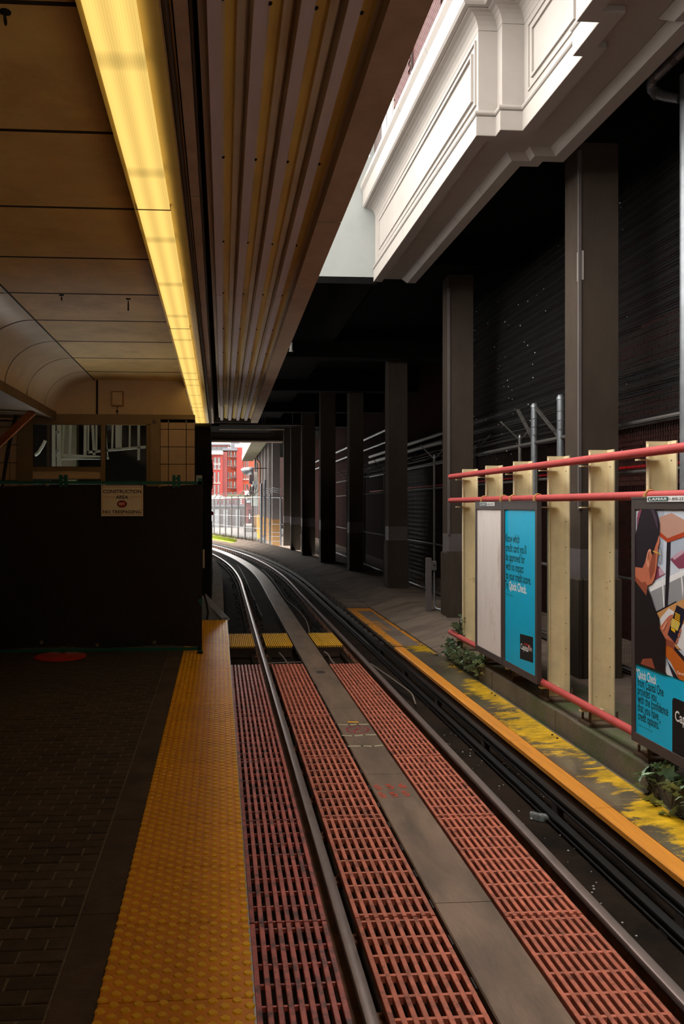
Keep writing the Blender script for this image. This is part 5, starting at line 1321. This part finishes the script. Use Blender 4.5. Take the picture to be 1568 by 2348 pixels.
def panel_mesh(mb, a, b, z0, z1, n, r=.012, p=.16):
    """diamond mesh between two posts, as thin ribbons"""
    L = (b-a).length; t = (b-a).normalized(); H = z1-z0
    for sg_ in (1, -1):
        k = -H
        while k < L:
            s0, s1 = max(0, k), min(L, k+H)
            if s1-s0 > .02:
                h0, h1 = (s0-k, s1-k) if sg_ > 0 else (H-(s0-k), H-(s1-k))
                q0 = a+t*s0+Vector((0, 0, z0+h0)); q1 = a+t*s1+Vector((0, 0, z0+h1)); e = Vector((0, 0, r/2))
                o = len(mb.v); mb.v += [tuple(v) for v in (q0-e, q0+e, q1+e, q1-e)]; mb.f.append((o, o+1, o+2, o+3)); mb.m.append(0)
            k += p
for i in range(len(fp)-1): panel_mesh(ms, fp[i], fp[i+1], .02, 2.75, 1)
ms.build('wire_mesh', M['galv'], yf, kind='stuff', fix=False)
gf = thing('chain_link_gate', 'bright chain-link panel with barbed wire beside the last dark column', 'fence', (2.6, 48, -.3))
gp = [Vector((on_y(px, 1240, 47.8).x, 47.8, -.3)) for px in (599, 607.5, 619, 643.5, 652)]
for i, (p_, zt_g, w) in enumerate(zip(gp, (3.2, 3.4, 2.6, 2.45, 2.45), (.07, .06, .05, .05, .06))):
    MB().tube([p_, (p_.x, p_.y, zt_g)], w, 8).build('post', M['galv'], gf)
for z in (2.45, .95, .48, .0, -.14+.4): MB().tube([(gp[0].x, 47.8, z), (gp[-1].x, 47.8, z-.05)], .035 if z > 2 else .018, 6).build('fence_rail', M['galv'], gf)
for k in range(3): MB().tube([(gp[0].x+(gp[-1].x-gp[0].x)*i/6, 47.8-.05*(i % 2), 2.75+.11*k-.05*(i % 3)) for i in range(7)], .014, 5).build('barbed_wire', M['galv'], gf)
ms = MB(); panel_mesh(ms, gp[0], gp[-1], .02, 2.7, 1, .008, .14); ms.build('wire_mesh', M['galv_dark'], gf, kind='stuff', fix=False)
# grass, weeds and gravel
gs = sweep([(1.96, -.5), (3.6, -.5), (3.5, -.26), (3.0, -.2), (2.4, -.22), (2.0, -.3)], 51.5, 75)
tag(gs.build('verge_grass', M['moss']), 'yellow-green grass verge at the foot of the far fence', 'grass', kind='stuff')
gb = MB(); rnd = random.Random(21)
for i in range(5000):
    s_ = rnd.uniform(51.5, 68); o_ = rnd.uniform(2.1, 3.5); q = trk(s_, o_); h = rnd.uniform(.05, .16)
    if q.x > 1.1: continue
    gb.add([(q.x-.015, q.y, -.25), (q.x+.015, q.y, -.25), (q.x+rnd.uniform(-.05, .05), q.y, -.22+h)], [(0, 1, 2)])
tag(gb.build('grass_blades', M['moss'], fix=False), 'short bright grass blades along the outside of the curve', 'grass', kind='stuff')
wd = MB()
for i in range(900):
    a_ = rnd.random()*(len(fp)-1.001); k = int(a_); q = fp[k].lerp(fp[k+1], a_-k); q = q+Vector((rnd.uniform(-.4, .3), rnd.uniform(-.3, .3), 0)); h = rnd.uniform(.2, .75)*(1 if q.x < -.5 else .6)
    wd.add([(q.x-.012, q.y, -.3), (q.x+.012, q.y, -.3), (q.x+rnd.uniform(-.25, .25), q.y, -.3+h)], [(0, 1, 2)])
tag(wd.build('dry_weeds', M['brick_floor'], fix=False), 'dry brown weeds tangled along the foot of the far fence', 'weeds', kind='stuff')
struct(sweep([(1.93, -.6), (2.7, -.6), (2.7, -.29), (1.93, -.33)], 44, 75).build('floor_gravel_margin', M['gravel']))

# yard: grey shed, brown-brick building, hut, low wall, rooftops
def atd(px, p_, d): k = (px-CX)/F; return Vector((d*(k*cs+sn), d*(cs-k*sn), HCAM-(p_-CY)/F*d))
def slab_at(name, mat, par, px0, px1, p0, p1, d, depth=3, kind=None):
    a = atd(px0, p1, d); b = atd(px1, p0, d); e = Vector((b.x-a.x, b.y-a.y, 0)); n = Vector((-e.y, e.x, 0)).normalized()*depth
    if n.y < 0: n = -n
    poly = [(a.x, a.y, a.z), (b.x, b.y, a.z), (b.x+n.x, b.y+n.y, a.z), (a.x+n.x, a.y+n.y, a.z)]
    return MB().prism(poly, (0, 0, b.z-a.z)).build(name, M[mat], par)
def bld(label, px, p_, d, cat='building', name='building'): q = atd(px, p_, d); return thing(name, label, cat, (q.x, q.y, -.32))
t = bld('long grey shed behind the far fence', 520, 1222, 90)
slab_at('wall', 'column_band', t, 470, 560, 1161, 1222, 90, 8); slab_at('roof_edge', 'bld_roof', t, 468, 562, 1157, 1162, 89.8, 8.4)
for px in (478, 492, 512, 540): slab_at('panel', 'galv', t, px, px+10, 1168, 1214, 89.7, .2)
t = bld('pale low building with dark windows behind the grey shed', 520, 1160, 130)
slab_at('wall', 'bld_dark', t, 470, 562, 1142, 1194, 130, 8); slab_at('parapet', 'bld_stone', t, 470, 562, 1139, 1143, 129.8, 8)
for px in range(484, 556, 9): slab_at('window', 'bld_glass', t, px, px+5, 1146, 1156, 129.6, .3)
for k in range(3): slab_at('lettering_block', 'bld_stone', t, 551, 554, 1144+k*4.5, 1147+k*4.5, 129.4, .2)
t = bld('brown-brick building with a doorway under the far parapet', 575, 1220, 80)
slab_at('wall', 'bld_dark', t, 561, 579, 1150, 1216, 80, 8); slab_at('awning', 'bld_roof', t, 562, 582, 1145, 1153, 79, 8); slab_at('door', 'brick_red', t, 569, 577, 1168, 1205, 79.8, .3); slab_at('notice', 'ink_white', t, 571, 573, 1178, 1190, 79.6, .1)
for k in range(2): slab_at('sign_letter_block', 'ink_white', t, 566+k*4, 569+k*4, 1149, 1152, 78.9, .1)
t = bld('white trailer end low in the yard behind the fence', 568, 1215, 74, 'trailer', 'trailer')
slab_at('body', 'bld_stone', t, 559, 577, 1203, 1220, 74, 4)
for k in range(4): slab_at('slat', 'steel_grey', t, 559, 577, 1206+k*3.5, 1207+k*3.5, 73.9, .1)
# downpipe, pole equipment and lamp beyond the deck
dp2 = thing('downpipe', 'brown downpipe down the pier beyond the deck', 'pipe', tuple(atd(595, 1228, 56)))
a, b = atd(595, 1228, 56), atd(595, 1062, 56); c_ = atd(589, 1056, 56)
MB().tube([a+Vector((0, 0, -.2)), b, c_], .085, 10).build('pipe', M['drain'], dp2, smooth=True); MB().tube([atd(593.5, 1228, 55.9)+Vector((0, 0, -.2)), atd(593.5, 1180, 55.9)], .12, 10).build('painted_foot', M['yellow_paint'], dp2)
sl = thing('street_lamp', 'large silver lamp head on a bent arm below the far parapet', 'lamp', tuple(atd(570, 1083, 52)))
o_ = atd(568, 1079, 52); ax = (atd(583, 1078, 52)-atd(553, 1078, 52)); Ln = ax.length; ax.normalize(); mb = MB(); vs = []; n = 12; pr_ = [(.03, 0), (.14, .12), (.21, .3), (.24, .55), (.24, .8), (.16, .97), (.05, 1)]
st0 = atd(552, 1077, 52)
for r, t_ in pr_: vs += [st0+ax*(t_*Ln)+Vector((0, 1, 0))*r*math.cos(2*math.pi*k/n)+Vector((0, 0, 1))*(r*math.sin(2*math.pi*k/n)-.1*math.sin(t_*3.14)) for k in range(n)]
mb.add(vs, [(i*n+k, i*n+(k+1) % n, (i+1)*n+(k+1) % n, (i+1)*n+k) for i in range(len(pr_)-1) for k in range(n)]); mb.build('lamp_head', M['galv'], sl, smooth=True)
MB().tube([atd(561, 1079, 52), atd(565, 1074.5, 52), atd(585, 1074, 52), atd(600, 1074, 53), atd(612, 1074, 53.8)], .03, 8).build('arm', M['pipe_dark'], sl)
tr = thing('transformer_rack', 'white boxes and dark coils on a pole beside the brown downpipe', 'equipment', tuple(atd(586, 1135, 54)))
for nm_, mt, x0_, x1_, p0, p1, d in (('pole', 'steel_pale', 578, 580, 1080, 1160, 54.2), ('cabinet', 'bld_stone', 581, 590, 1082, 1103, 54), ('cabinet', 'steel_grey', 581, 589, 1103, 1122, 54), ('back_panel', 'steel_pale', 576, 591, 1095, 1160, 54.6)):
    slab_at(nm_, mt, tr, x0_, x1_, p0, p1, d, .3)
for x_, p_, r in ((579, 1092, .07), (577, 1100, .06), (573.5, 1098, .08), (574, 1126, .07), (580, 1126, .08)): 
    q = atd(x_, p_, 53.8); MB().lathe([(r*.6, -.32), (r, -.25), (r, .25), (r*.6, .32)], q, 10).build('coil', M['bld_iron'], tr, smooth=True)
for k in range(4): q = atd(575+k*3, 1137, 53.7); MB().bar(q, q+Vector((-.25+.12*k, 0, .7)), .04, .04).build('strut', M['pipe_dark'], tr)
# red signal sign at the left edge of the opening
rs = thing('signal_sign', 'red house-shaped signal sign with a white mark by the curve', 'sign', tuple(atd(485, 1240, 44)))
q = [atd(a_, b_, 44) for a_, b_ in ((478, 1181), (489.5, 1181), (489.5, 1175), (484, 1170.5), (478, 1175))]
MB().prism(q, (0, .05, 0)).build('plate', M['signal_red'], rs); slab_at('mark', 'ink_white', rs, 483.4, 485, 1173.5, 1180, 43.9, .02)
MB().tube([atd(482, 1181, 44.1), atd(482, 1272, 44.1)], .04, 8).build('pole', M['galv_dark'], rs)

# red-brick buildings far behind
D0 = 280
def win(par, px, p0, w, h, d, arch=False):
    f = slab_at('window', 'bld_glass', par, px, px+w, p0, p0+h, d-.15, .3)
    slab_at('sill', 'bld_stone', par, px-.6, px+w+.6, p0+h, p0+h+1.3, d-.4, .6)
    if w > 3: s_ = slab_at('mullion', 'bld_stone', f, px+w/2-.25, px+w/2+.25, p0, p0+h, d-.25, .15)
b1_ = bld('red corner building with pale cornice and paired windows, farthest left', 495, 1140, D0)
slab_at('wall', 'bld_red', b1_, 470, 509.5, 1040, 1176, D0, 20); slab_at('cornice', 'bld_stone', b1_, 470, 510, 1034, 1042, D0-1.2, 20); slab_at('attic', 'bld_roof', b1_, 470, 508, 1031.5, 1034, D0-.5, 18); slab_at('base_course', 'bld_stone', b1_, 470, 510, 1136, 1139, D0-.6, 3)
for r, (p0, h) in enumerate(((1049, 13), (1066, 9), (1083, 22), (1112, 22))):
    for px in (490.3, 498.8): win(b1_, px, p0, 6 if r < 2 else 4, h, D0)
    if r == 0 or r == 2: slab_at('band', 'bld_stone', b1_, 490, 505.5, p0+h+2.5, p0+h+4, D0-.3, .3)
for k in range(14): slab_at('quoin', 'brick_red', b1_, 485.5, 487.5+(k % 2), 1046+k*7, 1050+k*7, D0-.3, .4)
b2_ = bld('orange-red apartment house with iron fire escapes', 530, 1140, D0+6)
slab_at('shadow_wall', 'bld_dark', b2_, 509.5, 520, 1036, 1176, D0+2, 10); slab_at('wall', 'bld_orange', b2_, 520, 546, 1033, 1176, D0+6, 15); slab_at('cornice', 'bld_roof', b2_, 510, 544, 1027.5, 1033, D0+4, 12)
slab_at('chimney', 'bld_red', b2_, 542, 555, 1026, 1176, D0+4.5, 12)
for p0 in (1035, 1054, 1083, 1104, 1128):
    for px, w in ((522.5, 2.8), (528, 3.8), (536.5, 3.2), (541.5, 2)): win(b2_, px, p0, w, 13.5 if p0 > 1050 else 11, D0+6)
for p0 in (1049, 1071.5, 1095, 1120):
    f = slab_at('fire_escape', 'bld_iron', b2_, 527.5, 541, p0-.4, p0+.7, D0+3.6, 2)
    slab_at('landing_rail', 'bld_iron', b2_, 527.5, 541, p0-6, p0-5.4, D0+3.5, .1)
    for k in range(7): slab_at('baluster', 'bld_iron', f, 527.7+k*2.15, 528.1+k*2.15, p0-6, p0, D0+3.5, .1)
    slab_at('white_curtain', 'bld_stone', b2_, 537, 539.2, p0-14, p0-6, D0+5.5, .1)
b3_ = bld('long orange-red building running off behind the far parapet', 565, 1140, D0+2)
slab_at('wall', 'bld_orange', b3_, 555.5, 585, 1020, 1176, D0+9, 15)
for p0 in (1032, 1057, 1083, 1110):
    for px in (551, 554.3, 559, 564, 567.5): win(b3_, px, p0, 2, 14, D0+9)
    slab_at('band', 'bld_stone', b3_, 549.5, 580, p0+16, p0+17.6, D0+8.4, .4)
t = bld('rooftop structure with an orange band and glazing behind the corner building', 500, 1020, D0+40)
slab_at('roof_block', 'bld_roof', t, 470, 527, 1017.5, 1021, D0+39, 12); slab_at('orange_band', 'bld_orange', t, 470, 523, 1021, 1024, D0+40, 12); slab_at('glazing', 'bld_glass', t, 470, 523, 1024, 1034, D0+40, 12)
for k in range(4): slab_at('mullion', 'bld_roof', t, 485+k*10, 486+k*10, 1021, 1034, D0+39.6, .3)
slab_at('post_base', 'bld_stone', t, 470, 524, 1034, 1176, D0+42, 5)
t = bld('grey rooftop plant room with a white parapet', 540, 1020, D0+30)
slab_at('plant_room', 'bld_roof', t, 529, 549, 1014, 1030, D0+30, 10); slab_at('white_parapet', 'bld_stone', t, 538, 556, 1018.5, 1026, D0+25, 4); slab_at('support', 'bld_dark', t, 529, 556, 1026, 1176, D0+31, 5)
t = bld('grey-green rooftops and canopy above the far fence line', 530, 1140, 150)
slab_at('roof', 'ledge', t, 470, 590, 1139, 1143, 150, 10); slab_at('roof_unit', 'steel_grey', t, 561, 570, 1126, 1135, 150, 3); slab_at('roof', 'ledge', t, 520, 590, 1133, 1140, 152, 10); slab_at('support', 'bld_dark', t, 470, 590, 1143, 1188, 153, 5)
